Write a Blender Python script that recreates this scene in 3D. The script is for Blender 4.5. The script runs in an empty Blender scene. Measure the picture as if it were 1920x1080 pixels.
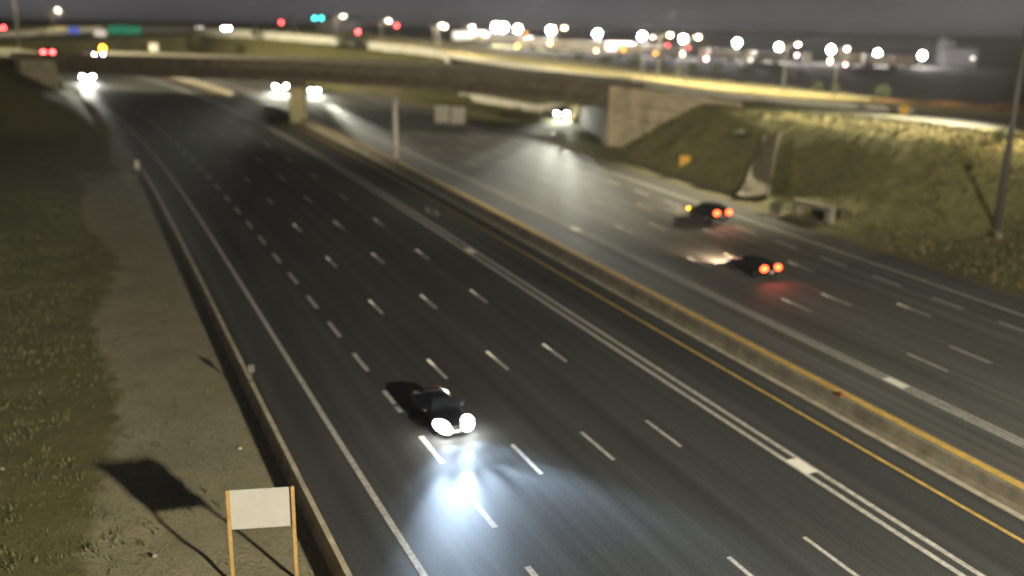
import bpy, bmesh, math, random
import numpy as np
from mathutils import Vector, Matrix

random.seed(7)
RNG = np.random.default_rng(11)
scene = bpy.context.scene
COL = scene.collection
R = math.radians

# ------------------------------------------------------------------ camera
CAM_H = 19.893
FPX = 1796.1                      # focal length in pixels of a 1920 px wide frame
PITCH, ROLL = R(15.098), R(0.942)
fw = Vector((0, math.cos(PITCH), -math.sin(PITCH)))
r0 = Vector((1, 0, 0))
u0 = r0.cross(fw)
cr, sr = math.cos(ROLL), math.sin(ROLL)
rt = r0 * cr + u0 * sr
up = u0 * cr - r0 * sr
cam_d = bpy.data.cameras.new('camera')
cam = bpy.data.objects.new('camera', cam_d)
COL.objects.link(cam)
cam.matrix_world = Matrix(((rt.x, up.x, -fw.x, 0), (rt.y, up.y, -fw.y, 0), (rt.z, up.z, -fw.z, CAM_H), (0, 0, 0, 1)))
cam_d.sensor_width = 36
cam_d.lens = FPX / 1920 * 36
cam_d.clip_start = 0.5
cam_d.clip_end = 9000
cam_d.dof.use_dof = True          # the traffic camera is focused close, so the far lamps go soft
cam_d.dof.focus_distance = 31
cam_d.dof.aperture_fstop = 0.118
cam_d.dof.aperture_blades = 6
cam_d.dof.aperture_rotation = R(12)
scene.camera = cam

# ------------------------------------------------------------------ night sky, faint moon-like sun, exposure
world = bpy.data.worlds.new('World')
scene.world = world
world.use_nodes = True
wn, wl = world.node_tree.nodes, world.node_tree.links
wn.clear()
w_out = wn.new('ShaderNodeOutputWorld')
sky = wn.new('ShaderNodeTexSky')
sky.sky_type = 'NISHITA'
sky.sun_disc = False
sky.sun_elevation = R(19)
sky.sun_rotation = R(135)
bg_sky = wn.new('ShaderNodeBackground')
bg_sky.inputs['Strength'].default_value = 0.0012
wl.new(sky.outputs['Color'], bg_sky.inputs['Color'])
# town glow on low cloud: brightest at the horizon all the way round
tc = wn.new('ShaderNodeTexCoord')
sep = wn.new('ShaderNodeSeparateXYZ')
wl.new(tc.outputs['Generated'], sep.inputs[0])
ramp = wn.new('ShaderNodeValToRGB')
ramp.color_ramp.elements[0].position = 0.0
ramp.color_ramp.elements[0].color = (0.088, 0.086, 0.098, 1)
ramp.color_ramp.elements[1].position = 0.30
ramp.color_ramp.elements[1].color = (0.020, 0.020, 0.022, 1)
e = ramp.color_ramp.elements.new(0.06)
e.color = (0.044, 0.044, 0.051, 1)
wl.new(sep.outputs['Z'], ramp.inputs[0])
cn = wn.new('ShaderNodeTexNoise')
cn.inputs['Scale'].default_value = 5.0
cn.inputs['Detail'].default_value = 5.0
wl.new(tc.outputs['Generated'], cn.inputs['Vector'])
cr2 = wn.new('ShaderNodeMapRange')
cr2.inputs[1].default_value = 0.3
cr2.inputs[2].default_value = 0.7
cr2.inputs[3].default_value = 0.75
cr2.inputs[4].default_value = 1.25
wl.new(cn.outputs['Fac'], cr2.inputs[0])
bg_glow = wn.new('ShaderNodeBackground')
wl.new(ramp.outputs['Color'], bg_glow.inputs['Color'])
wl.new(cr2.outputs[0], bg_glow.inputs['Strength'])
w_add = wn.new('ShaderNodeAddShader')
wl.new(bg_sky.outputs[0], w_add.inputs[0])
wl.new(bg_glow.outputs[0], w_add.inputs[1])
wl.new(w_add.outputs[0], w_out.inputs['Surface'])

sun_d = bpy.data.lights.new('sun', 'SUN')
sun_d.energy = 0.03
sun_d.angle = R(0.5)
sun_d.color = (1.0, 0.9, 0.72)
sun = bpy.data.objects.new('sun', sun_d)
COL.objects.link(sun)
# light travels towards (-0.70, 0.70) on the ground, 19 degrees high
sun.rotation_euler = Vector((-0.707 * math.cos(R(19)), 0.707 * math.cos(R(19)), -math.sin(R(19)))).to_track_quat('-Z', 'Y').to_euler()

vs = scene.view_settings
scene.display_settings.display_device = 'sRGB'
vs.view_transform = 'Standard'
vs.look = 'None'
vs.exposure = 0.0
vs.gamma = 1.0
vs.use_curve_mapping = False
scene.render.engine = 'CYCLES'
cy = scene.cycles
cy.use_denoising = True
cy.max_bounces = 4
cy.diffuse_bounces = 2
cy.glossy_bounces = 2
cy.transmission_bounces = 3
cy.transparent_max_bounces = 4
cy.sample_clamp_indirect = 2.0
cy.caustics_reflective = False
cy.caustics_refractive = False

# ------------------------------------------------------------------ helpers: places
def img(px, py, d):
    """World point seen at pixel (px, py) of the 1920 px photograph at northing d (metres)."""
    v = fw + rt * ((px - 960) / FPX) - up * ((py - 540) / FPX)
    t = d / v.y
    return Vector((v.x * t, d, CAM_H + v.z * t))

DS = 0.5
S_ = np.arange(-60, 420, DS)
TH0, K0, K1 = R(-25.370), 0.47338, -1.42583
th_ = TH0 + (K0 * S_ + K1 * S_ * S_ / 2 * 0.01) * 1e-3
x_ = np.cumsum(np.sin(th_)) * DS
y_ = np.cumsum(np.cos(th_)) * DS
i0_ = int(np.searchsorted(S_, 0))
x_ = x_ - x_[i0_] + 1.9577
y_ = y_ - y_[i0_] + 30.0
G1, G2 = 0.0388412, -0.0000002336

def zroad(s):
    return G1 * s + G2 * s * s

def road(s, o, dz=0.0):
    x = float(np.interp(s, S_, x_)); y = float(np.interp(s, S_, y_)); t = float(np.interp(s, S_, th_))
    return Vector((x + o * math.cos(t), y - o * math.sin(t), zroad(s) + dz - 0.0005 * o))

def heading(s):
    """rotation about z that turns +Y into the direction of travel away from the camera"""
    return -float(np.interp(s, S_, th_))

# ------------------------------------------------------------------ helpers: materials
def new_mat(name):
    m = bpy.data.materials.new(name)
    m.use_nodes = True
    nt = m.node_tree
    b = nt.nodes['Principled BSDF']
    return m, nt, b

def pmat(name, col, rough=0.7, metal=0.0, var=0.18, scale=3.0, bump=0.0, spec=0.4, coord='Object', stretch=None):
    m, nt, b = new_mat(name)
    t = nt.nodes.new('ShaderNodeTexCoord')
    src = t.outputs[coord]
    if stretch:
        mp = nt.nodes.new('ShaderNodeMapping')
        mp.inputs['Scale'].default_value = stretch
        nt.links.new(src, mp.inputs[0]); src = mp.outputs[0]
    n = nt.nodes.new('ShaderNodeTexNoise')
    n.inputs['Scale'].default_value = scale
    n.inputs['Detail'].default_value = 6
    n.inputs['Roughness'].default_value = 0.6
    nt.links.new(src, n.inputs['Vector'])
    mr = nt.nodes.new('ShaderNodeMapRange')
    mr.inputs[1].default_value = 0.3; mr.inputs[2].default_value = 0.7
    mr.inputs[3].default_value = 1 - var; mr.inputs[4].default_value = 1 + var
    nt.links.new(n.outputs['Fac'], mr.inputs[0])
    mix = nt.nodes.new('ShaderNodeVectorMath'); mix.operation = 'SCALE'
    mix.inputs[0].default_value = col[:3]
    nt.links.new(mr.outputs[0], mix.inputs['Scale'])
    nt.links.new(mix.outputs[0], b.inputs['Base Color'])
    b.inputs['Roughness'].default_value = rough
    b.inputs['Metallic'].default_value = metal
    b.inputs['Specular IOR Level'].default_value = spec
    if bump:
        bp = nt.nodes.new('ShaderNodeBump')
        bp.inputs['Strength'].default_value = bump
        bp.inputs['Distance'].default_value = 0.05
        nt.links.new(n.outputs['Fac'], bp.inputs['Height'])
        nt.links.new(bp.outputs[0], b.inputs['Normal'])
    return m

def emat(name, col, strength):
    m, nt, b = new_mat(name)
    b.inputs['Base Color'].default_value = (*col, 1)
    b.inputs['Roughness'].default_value = 0.3
    b.inputs['Emission Color'].default_value = (*col, 1)
    b.inputs['Emission Strength'].default_value = strength
    m.cycles.emission_sampling = 'NONE'
    return m

# ------------------------------------------------------------------ helpers: meshes
class MB:
    def __init__(self):
        self.v, self.f, self.uv = [], [], []
    def add(self, vs_, fs_):
        n = len(self.v)
        self.v.extend([tuple(q) for q in vs_])
        self.f.extend([tuple(i + n for i in q) for q in fs_])
        return self
    def box(self, c, s, rz=0.0, M=None):
        hx, hy, hz = s[0] / 2, s[1] / 2, s[2] / 2
        vs_ = [Vector((x, y, z)) for z in (-hz, hz) for x, y in ((-hx, -hy), (hx, -hy), (hx, hy), (-hx, hy))]
        if rz:
            vs_ = [Matrix.Rotation(rz, 3, 'Z') @ q for q in vs_]
        if M:
            vs_ = [M @ q for q in vs_]
        vs_ = [q + Vector(c) for q in vs_]
        return self.add(vs_, [(3, 2, 1, 0), (4, 5, 6, 7), (0, 1, 5, 4), (1, 2, 6, 5), (2, 3, 7, 6), (3, 0, 4, 7)])
    def tube(self, p, q, ra, rb=None, n=10, cap=True):
        rb = ra if rb is None else rb
        p, q = Vector(p), Vector(q)
        d = (q - p).normalized()
        a = d.orthogonal().normalized(); b = d.cross(a)
        vs_ = [p + (a * math.cos(2 * math.pi * i / n) + b * math.sin(2 * math.pi * i / n)) * ra for i in range(n)]
        vs_ += [q + (a * math.cos(2 * math.pi * i / n) + b * math.sin(2 * math.pi * i / n)) * rb for i in range(n)]
        fs_ = [(i, (i + 1) % n, n + (i + 1) % n, n + i) for i in range(n)]
        if cap:
            fs_ += [tuple(range(n - 1, -1, -1)), tuple(range(n, 2 * n))]
        return self.add(vs_, fs_)
    def ball(self, c, s, n=10, k=7, M=None):
        vs_, fs_ = [], []
        for j in range(k + 1):
            ph = math.pi * j / k
            for i in range(n):
                a = 2 * math.pi * i / n
                q = Vector((s[0] * math.sin(ph) * math.cos(a), s[1] * math.sin(ph) * math.sin(a), s[2] * math.cos(ph)))
                if M: q = M @ q
                vs_.append(q + Vector(c))
        for j in range(k):
            for i in range(n):
                fs_.append((j * n + i, (j + 1) * n + i, (j + 1) * n + (i + 1) % n, j * n + (i + 1) % n))
        return self.add(vs_, fs_)
    def prism(self, poly, axis_vec):
        n = len(poly); a = Vector(axis_vec)
        vs_ = [Vector(q) for q in poly] + [Vector(q) + a for q in poly]
        fs_ = [tuple(range(n - 1, -1, -1)), tuple(range(n, 2 * n))] + [(i, (i + 1) % n, n + (i + 1) % n, n + i) for i in range(n)]
        return self.add(vs_, fs_)
    def loft(self, rows, closed=False, caps=False):
        n = len(rows[0]); base = []
        for r_ in rows: base += list(r_)
        fs_ = []
        m = n if closed else n - 1
        for j in range(len(rows) - 1):
            for i in range(m):
                fs_.append((j * n + i, j * n + (i + 1) % n, (j + 1) * n + (i + 1) % n, (j + 1) * n + i))
        if caps:
            fs_ += [tuple(range(n)), tuple(range(len(base) - 1, len(base) - n - 1, -1))]
        return self.add(base, fs_)
    def build(self, name, mat, parent=None, smooth=False, uv=None):
        me = bpy.data.meshes.new(name)
        me.from_pydata(self.v, [], self.f)
        me.update()
        if uv:
            l = me.uv_layers.new(name='UVMap')
            for lp in me.loops:
                l.data[lp.index].uv = uv[lp.vertex_index]
        bm = bmesh.new(); bm.from_mesh(me)
        bmesh.ops.recalc_face_normals(bm, faces=bm.faces)
        bm.to_mesh(me); bm.free()
        if smooth:
            for p in me.polygons: p.use_smooth = True
        if mat: me.materials.append(mat)
        o = bpy.data.objects.new(name, me)
        COL.objects.link(o)
        if parent: o.parent = parent
        return o

def tag(o, label=None, cat=None, group=None, kind=None):
    if label: o['label'] = label
    if cat: o['category'] = cat
    if group: o['group'] = group
    if kind: o['kind'] = kind
    return o

def thing(name, label, cat, loc=(0, 0, 0), rz=0.0, group=None):
    o = bpy.data.objects.new(name, None)
    o.empty_display_size = 0.3
    COL.objects.link(o)
    o.location = loc
    o.rotation_euler = (0, 0, rz)
    return tag(o, label, cat, group)

def copy_tree(o, parent=None):
    c = o.copy(); COL.objects.link(c)
    c.parent = parent
    for ch in list(o.children): copy_tree(ch, c)
    return c

def lamp(name, kind, parent, loc, power, col, size=0.3, aim=None, cone=60, blend=0.8):
    d = bpy.data.lights.new(name, kind)
    d.energy = power; d.color = col
    if kind in ('POINT', 'SPOT'): d.shadow_soft_size = size
    if kind == 'SPOT':
        d.spot_size = R(cone); d.spot_blend = blend
    o = bpy.data.objects.new(name, d)
    COL.objects.link(o)
    o.parent = parent
    o.location = loc
    if aim is not None:
        o.rotation_euler = Vector(aim).to_track_quat('-Z', 'Y').to_euler()
    return o

# ------------------------------------------------------------------ materials
M = {}
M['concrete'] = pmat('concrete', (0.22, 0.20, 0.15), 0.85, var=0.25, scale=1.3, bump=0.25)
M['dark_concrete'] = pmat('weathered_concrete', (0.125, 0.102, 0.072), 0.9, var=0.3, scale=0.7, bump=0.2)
M['tan_concrete'] = pmat('tan_concrete', (0.43, 0.36, 0.25), 0.9, var=0.25, scale=0.6, bump=0.2)
M['pier_lit'] = pmat('yellow_lit_concrete', (.64, .57, .31), .85, var=.15, scale=.8)  # bright yellow light on the columns is put into their colour
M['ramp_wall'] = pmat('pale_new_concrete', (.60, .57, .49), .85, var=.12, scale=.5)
M['gutter'] = pmat('gutter_concrete', (.36, .32, .25), .9, var=.3, scale=1.5)
M['low_barrier'] = pmat('roadside_barrier_concrete', (.40, .35, .26), .9, var=.35, scale=1.0, bump=.3)
M['barrier'] = pmat('barrier_concrete', (0.19, 0.165, 0.12), 0.9, var=0.35, scale=1.0, bump=0.3)
M['white_paint'] = pmat('white_road_paint', (0.40, 0.385, 0.35), 0.85, var=0.4, scale=5)
M['yellow_paint'] = pmat('yellow_road_paint', (0.52, 0.34, 0.085), 0.8, var=0.3, scale=2.5)
M['steel'] = pmat('galvanised_steel', (0.30, 0.30, 0.29), 0.5, 0.6, var=0.15, scale=4)
M['dark_steel'] = pmat('dark_steel', (0.10, 0.095, 0.085), 0.6, 0.3, var=0.2, scale=4)
M['wood'] = pmat('painted_wood', (0.32, 0.19, 0.06), 0.8, var=0.3, scale=5, bump=0.2)
M['board'] = pmat('white_board', (0.34, 0.33, 0.305), 0.6, var=0.06, scale=2)
M['yellow_sign'] = pmat('yellow_sign', (0.80, 0.42, 0.02), 0.5, var=0.08, scale=3)
M['panel'] = pmat('pale_panel', (0.62, 0.57, 0.48), 0.6, var=0.1, scale=2)
M['trailer'] = pmat('trailer_white', (0.70, 0.66, 0.60), 0.5, var=0.1, scale=1)
M['rubber'] = pmat('rubber', (0.02, 0.02, 0.02), 0.85, var=0.2)
M['rim'] = pmat('alloy_rim', (0.35, 0.35, 0.36), 0.35, 0.8)
M['glass'] = pmat('car_glass', (0.012, 0.014, 0.018), 0.06, var=0.0, spec=0.7)
M['trim'] = pmat('black_trim', (0.015, 0.015, 0.016), 0.5)
M['plate'] = pmat('number_plate', (0.65, 0.66, 0.70), 0.5)
M['red_lens_off'] = pmat('red_lens', (0.25, 0.01, 0.01), 0.25)
M['leaf'] = pmat('shrub_leaves', (0.045, 0.060, 0.020), 0.8, var=0.5, scale=0.8)
M['leaf_dark'] = pmat('conifer_needles', (0.022, 0.030, 0.014), 0.9, var=0.4, scale=0.8)
M['bark'] = pmat('bark', (0.06, 0.045, 0.03), 0.9)
M['grass'] = pmat('grass_blades', (0.110, 0.112, 0.046), 0.85, var=0.4, scale=0.35, coord='Object')
M['dry_grass'] = pmat('dry_grass_blades', (0.28, 0.235, 0.11), 0.85, var=0.4, scale=0.35)
M['rust'] = pmat('rusty_red_paint', (0.16, 0.035, 0.015), 0.7)
M['litter'] = pmat('litter', (0.36, 0.34, 0.29), 0.8)
M['green_sign'] = pmat('green_sign', (0.0, 0.13, 0.07), 0.4, var=0.05)
M['blue_sign'] = pmat('blue_sign', (0.02, 0.05, 0.32), 0.4, var=0.05)
M['head'] = emat('headlight_glass', (1.0, 0.98, 0.95), 70)
M['head_far'] = emat('far_headlight_glass', (1.0, 0.96, 0.92), 320)
M['tail'] = emat('tail_light_glass', (1.0, 0.11, 0.03), 6.5)
M['amber'] = emat('amber_lens', (1.0, 0.36, 0.01), 30)
M['flood'] = emat('floodlight_glass', (1.0, 0.96, 0.96), 320)
M['street'] = emat('street_lamp_glass', (1.0, 0.93, 0.80), 3.0)
M['street_warm'] = emat('warm_street_lamp_glass', (1.0, 0.80, 0.45), 8)
M['sig_red'] = emat('red_signal_lens', (1.0, 0.06, 0.06), 30)
M['sig_green'] = emat('green_signal_lens', (0.05, 0.85, 0.80), 22)
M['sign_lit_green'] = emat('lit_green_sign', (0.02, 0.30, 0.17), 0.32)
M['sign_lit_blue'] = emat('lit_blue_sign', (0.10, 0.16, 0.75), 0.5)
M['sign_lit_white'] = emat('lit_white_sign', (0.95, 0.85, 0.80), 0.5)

# asphalt with wheel tracks and patches that follow the lanes (u = metres across, v = metres along)
def asphalt(name, base):
    m, nt, b = new_mat(name)
    uv = nt.nodes.new('ShaderNodeUVMap'); uv.uv_map = 'UVMap'
    def noise(scale, stretch, detail=4):
        mp = nt.nodes.new('ShaderNodeMapping'); mp.inputs['Scale'].default_value = stretch
        n = nt.nodes.new('ShaderNodeTexNoise'); n.inputs['Scale'].default_value = scale; n.inputs['Detail'].default_value = detail
        nt.links.new(uv.outputs[0], mp.inputs[0]); nt.links.new(mp.outputs[0], n.inputs['Vector'])
        return n.outputs['Fac']
    tracks = noise(1.0, (1.1, 0.012, 1), 3)
    patch = noise(0.25, (1, 0.25, 1), 5)
    fine = noise(9.0, (1, 1, 1), 6)
    def mr(src, a, c):
        q = nt.nodes.new('ShaderNodeMapRange'); q.inputs[1].default_value = 0.3; q.inputs[2].default_value = 0.7
        q.inputs[3].default_value = a; q.inputs[4].default_value = c
        nt.links.new(src, q.inputs[0]); return q.outputs[0]
    def mul(a, c):
        q = nt.nodes.new('ShaderNodeMath'); q.operation = 'MULTIPLY'
        nt.links.new(a, q.inputs[0]); nt.links.new(c, q.inputs[1]); return q.outputs[0]
    k = mul(mul(mr(tracks, 0.68, 1.32), mr(patch, 0.82, 1.18)), mr(fine, 0.75, 1.25))
    sc = nt.nodes.new('ShaderNodeVectorMath'); sc.operation = 'SCALE'
    sc.inputs[0].default_value = base
    nt.links.new(k, sc.inputs['Scale'])
    nt.links.new(sc.outputs[0], b.inputs['Base Color'])
    b.inputs['Roughness'].default_value = 0.75
    b.inputs['Specular IOR Level'].default_value = 0.25
    bp = nt.nodes.new('ShaderNodeBump'); bp.inputs['Strength'].default_value = 0.25; bp.inputs['Distance'].default_value = 0.02
    nt.links.new(fine, bp.inputs['Height']); nt.links.new(bp.outputs[0], b.inputs['Normal'])
    return m
M['asphalt'] = asphalt('asphalt', (0.044, 0.046, 0.045))
M['asphalt_old'] = asphalt('worn_asphalt', (0.090, 0.089, 0.084))
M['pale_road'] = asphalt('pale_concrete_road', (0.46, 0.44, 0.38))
M['deck_road'] = asphalt('deck_asphalt', (0.13, 0.125, 0.11))

# ------------------------------------------------------------------ the terrain: one sheet out to the horizon
# bridge line: near face of the overpass runs from left to right through these two points
BD = Vector((0.96887, -0.24757, 0)).normalized()         # along the bridge, to the right
BN = Vector((0.24757, 0.96887, 0)).normalized()          # across it, away from the camera
PIER = Vector((-35.0, 153.6, 4.9))
def bridge(u, v, z=0.0):
    q = PIER + BD * u + BN * v
    return Vector((q.x, q.y, z))
def ztop(u):                                              # top of the near parapet along the bridge
    return float(np.interp(u, [-70, -36, 0, 20, 40, 50, 60, 68], [14.9, 14.8, 14.7, 14.2, 13.1, 12.3, 11.6, 10.6]))

def right_edge(s):
    return np.interp(s, [-60, 40, 55, 85, 95, 112, 150, 170, 420], [51.5, 51.5, 53.5, 55.5, 61.0, 69.0, 69.0, 46.0, 46.0])
def left_edge(s):
    return np.interp(s, [-60, 92, 125, 160, 420], [-12.5, -12.5, -7.6, -5.5, -6.5])

ctrl = []
def C(p): ctrl.append((p[0], p[1], p[2]))
for s in range(-40, 121, 16):                             # left roadside, level ground then a low bank
    for o, dz in ((-9, 0.0), (-13, 0.05), (-20, 0.5), (-34, 1.3), (-60, 2.0), (-100, 3.0)):
        if s > 90 and o < -20: continue
        C(road(s, o, dz))
for s in range(-40, 61, 14):                              # right roadside
    for o in (54, 58): C(road(s, o, 0.1))
for s in (-40, -10, 10): 
    C(road(s, 75, 2.0)); C(road(s, 110, 5.0))
C(road(36.8, 66.8, -0.1)); C(road(30, 66, 0.0)); C(road(24, 72, 0.3))
# approach embankment left of the bridge
for u, z in ((-47, 13.0), (-51, 13.6), (-56, 13.9), (-80, 14.2), (-120, 14.6), (-180, 15)):
    C(bridge(u, -1.5, z)); C(bridge(u, 1, z)); C(bridge(u, 22, z + .3)); C(bridge(u, 40, z + .5))
for p in ((0, 112, 150), (30, 135, 148)): C(img(*p))
# crest of the right embankment and the approach road on it
CREST = [img(1345, 200, 133), img(1400, 214, 127), img(1500, 228, 119), img(1600, 243, 112), img(1760, 264, 106), img(1920, 287, 102), img(2150, 318, 97), img(2500, 350, 92)]
MIDR = [img(1345, 188, 146), img(1400, 204, 137), img(1500, 213, 131), img(1600, 223, 126), img(1760, 236, 125), img(1920, 248, 125), img(2150, 268, 122), img(2500, 300, 116)]
FARR = [img(1345, 180, 162), img(1400, 190, 156), img(1500, 198, 152), img(1600, 205, 149), img(1760, 214, 147), img(1920, 222, 145), img(2150, 238, 140), img(2500, 262, 132)]
for L_ in (CREST, MIDR, FARR):
    for q in L_: C(q)
# the pale road behind the bridge
PALE = [img(1700, 206, 150), img(1600, 199, 151), img(1500, 193, 153), img(1400, 184, 157), img(1250, 164, 165), img(1120, 146, 176), img(1000, 129, 190), img(900, 114, 203), img(800, 101, 216),
        img(650, 82, 240), img(500, 70, 264), img(380, 62, 286), img(200, 57, 310), img(60, 66, 290), img(-100, 74, 280)]
for q in PALE: C(q)
for p in ((300, 92, 205), (480, 100, 205), (660, 112, 190), (850, 126, 180), (1000, 140, 172), (200, 78, 250),
          (100, 50, 350), (300, 46, 350), (480, 52, 340), (650, 62, 320), (800, 78, 300), (1000, 108, 260), (1200, 136, 240),
          (1400, 156, 225), (1600, 176, 210), (1800, 196, 200), (2000, 214, 195), (2300, 232, 190),
          (900, 88, 330), (1100, 101, 330), (1300, 114, 330), (1500, 122, 330), (1700, 128, 330), (1900, 142, 300), (2200, 160, 300),
          (900, 78, 460), (1200, 90, 460), (1500, 103, 460), (1800, 116, 430), (2200, 120, 430), (500, 48, 460), (100, 39, 460), (-200, 38, 460), (-300, 60, 320)):
    C(img(*p))
for xx, yy, zz in ((-900, 900, 21), (-300, 1100, 20), (300, 1100, 14), (900, 900, 12), (-700, 300, 18), (800, 200, 8), (-400, 60, 8), (400, 40, 8), (0, -80, -3), (-200, -80, 0), (200, -80, 2)):
    C((xx, yy, zz))
ctrl = np.array(ctrl)
Pc = ctrl[:, :2] / 100.0
Dm = np.sqrt(((Pc[:, None] - Pc[None]) ** 2).sum(-1))
n_ = len(ctrl)
A_ = np.zeros((n_ + 3, n_ + 3))
A_[:n_, :n_] = Dm - 0.02 * np.eye(n_)
A_[:n_, n_] = 1; A_[:n_, n_ + 1:] = Pc
A_[n_, :n_] = 1; A_[n_ + 1:, :n_] = Pc.T
wts = np.linalg.solve(A_, np.concatenate([ctrl[:, 2], [0, 0, 0]]))

def rbf(xy):
    out = np.empty(len(xy))
    for i in range(0, len(xy), 4000):
        q = xy[i:i + 4000] / 100.0
        d = np.sqrt(((q[:, None] - Pc[None]) ** 2).sum(-1))
        out[i:i + 4000] = d @ wts[:n_] + wts[n_] + q @ wts[n_ + 1:]
    return out

CX, CY = x_[::4], y_[::4]
def to_so(xy):
    s = np.empty(len(xy)); o = np.empty(len(xy))
    for i in range(0, len(xy), 4000):
        q = xy[i:i + 4000]
        d2 = (q[:, :1] - CX[None]) ** 2 + (q[:, 1:] - CY[None]) ** 2
        k = d2.argmin(1)
        t = th_[::4][k]
        dx = q[:, 0] - CX[k]; dy = q[:, 1] - CY[k]
        s[i:i + 4000] = S_[::4][k] + dx * np.sin(t) + dy * np.cos(t)
        o[i:i + 4000] = dx * np.cos(t) - dy * np.sin(t)
    return s, o

def ground_z(xy):
    xy = np.asarray(xy, float)
    far = np.hypot(xy[:, 0], xy[:, 1]) > 900
    z = rbf(xy)
    z = np.clip(z, -6, 24)
    s, o = to_so(xy)
    zr = G1 * s + G2 * s * s - 0.0005 * o
    re = right_edge(s)
    dist = np.maximum(np.maximum(o - re, left_edge(s) - o), 0)
    lim = zr + 0.02 + np.where(o > 0, np.interp(s, [-60, 102, 120, 420], [0.58, 0.58, 2.2, 2.2]), np.interp(s, [-60, 168, 185, 420], [0.52, 0.52, 2.2, 2.2])) * dist
    inside = (s > -58) & (s < 245)
    floor_ = zr - 0.10 - 0.05 * dist                        # never dips far below the carriageway beside it
    zz = np.minimum(z, lim)
    zz = np.where(dist < 12, np.maximum(zz, floor_ - 0.1 * dist), zz)
    zz = np.where(dist <= 0, zr - 0.04, zz)
    return np.where(inside, zz, z), s, o

def axis(parts):
    out = []
    for a, b, st in parts: out += list(np.arange(a, b, st))
    return np.array(out)
gx = axis([(-6000, -1000, 500), (-1000, -400, 60), (-400, -160, 12), (-160, -90, 3), (-90, 95, 1.25), (95, 200, 4), (200, 500, 20), (500, 1000, 60), (1000, 6001, 500)])
gy = axis([(-400, -60, 40), (-60, 15, 5), (15, 185, 1.25), (185, 330, 4), (330, 600, 15), (600, 1200, 60), (1200, 6001, 400)])
XX, YY = np.meshgrid(gx, gy)
XY = np.stack([XX.ravel(), YY.ravel()], -1)
GZ, GS, GO = ground_z(XY)
bumpn = (np.sin(XY[:, 0] * 0.9 + 1.3 * np.sin(XY[:, 1] * 0.5)) * np.sin(XY[:, 1] * 0.8 + 1.1 * np.sin(XY[:, 0] * 0.4)) * 0.10 + RNG.normal(0, 0.045, len(XY)))
off_road = np.clip((np.maximum(GO - right_edge(GS), -7.5 - GO)) / 3.0, 0, 1)
off_road = np.where((GS > -58) & (GS < 245), off_road, 1)
GZ2 = GZ + bumpn * off_road
nx, ny = len(gx), len(gy)
me = bpy.data.meshes.new('ground')
verts = np.column_stack([XY, GZ2])
idx = np.arange(nx * ny).reshape(ny, nx)
faces = np.stack([idx[:-1, :-1].ravel(), idx[:-1, 1:].ravel(), idx[1:, 1:].ravel(), idx[1:, :-1].ravel()], -1)
me.from_pydata(verts.tolist(), [], faces.tolist())
me.update()
for p in me.polygons: p.use_smooth = True
# what covers the ground where: gravel / dry grass / ploughed dark soil (0..1 each)
gravel = np.zeros(len(XY)); dry = np.zeros(len(XY)); soil = np.zeros(len(XY)); bare = np.zeros(len(XY))
road_z = (GS > -58) & (GS < 330)
wob = np.sin(GS * 0.21) * 0.8 + np.sin(GS * 0.07 + 1) * 1.0
gravel = np.where(road_z & (GO < -6) & (GO > -30), np.clip((GO + 14.6 + wob) / 2.5, 0, 1), 0)
gravel = np.where(road_z & (GO < -6), gravel * np.clip((100 - GS) / 25, 0.0, 1), gravel)
bare = np.where(road_z & (GO > 47), np.clip((np.minimum(right_edge(GS), 54) + 1.0 + 0.4 * wob - GO) / 1.5, 0, 1), 0)
def band(poly_a, poly_b, fe=1.5):
    """1 inside the strip of ground between two polylines (x ascending)"""
    xa = np.array([q[0] for q in poly_a]); ya = np.array([q[1] for q in poly_a])
    xb = np.array([q[0] for q in poly_b]); yb = np.array([q[1] for q in poly_b])
    lo = np.interp(XY[:, 0], xa, ya); hi = np.interp(XY[:, 0], xb, yb)
    w = np.clip((XY[:, 1] - lo) / fe, 0, 1) * np.clip((hi - XY[:, 1]) / fe, 0, 1)
    return np.where((XY[:, 0] > xa[0]) & (XY[:, 0] < xa[-1] + 40), w, 0)
dry = np.maximum(dry, band(CREST, MIDR, 2.0))
dry = np.maximum(dry, 0.30 * band(FARR, [q + Vector((0, 60, 0)) for q in FARR], 4.0))
pl = sorted(PALE, key=lambda q: q[0])
pl = [q for q in pl if q[0] > -110]
dry = np.maximum(dry, 0.85 * band([q + Vector((0, -4, 0)) for q in pl], [q + Vector((0, 92, 0)) for q in pl], 5.0))
dry = np.maximum(dry, np.where(road_z & (GO > 60) & (GO < 74) & (GS < 34), np.clip((34 - GS) / 6, 0, 1) * 0.9, 0))
soil = np.where((YY.ravel() > 268 - 1.1 * np.clip(XY[:, 0] - 15, 0, 80)) & (XY[:, 0] > 0), np.clip((XY[:, 0]) / 30, 0, 1), 0)
soil = np.where(np.hypot(XY[:, 0], XY[:, 1]) > 420, 1, soil)
dry = dry * (1 - soil)
for nm, arr in (('gravel', gravel), ('dry', dry), ('soil', soil), ('bare', bare)):
    at = me.attributes.new(nm, 'FLOAT', 'POINT')
    at.data.foreach_set('value', arr.astype(np.float32))
m, nt, b = new_mat('ground')
def attr(n):
    a = nt.nodes.new('ShaderNodeAttribute'); a.attribute_name = n; return a.outputs['Fac']
geo = nt.nodes.new('ShaderNodeNewGeometry')
def gnoise(scale, detail=6, rough=0.6):
    n = nt.nodes.new('ShaderNodeTexNoise'); n.inputs['Scale'].default_value = scale; n.inputs['Detail'].default_value = detail; n.inputs['Roughness'].default_value = rough
    nt.links.new(geo.outputs['Position'], n.inputs['Vector']); return n.outputs['Fac']
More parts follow.
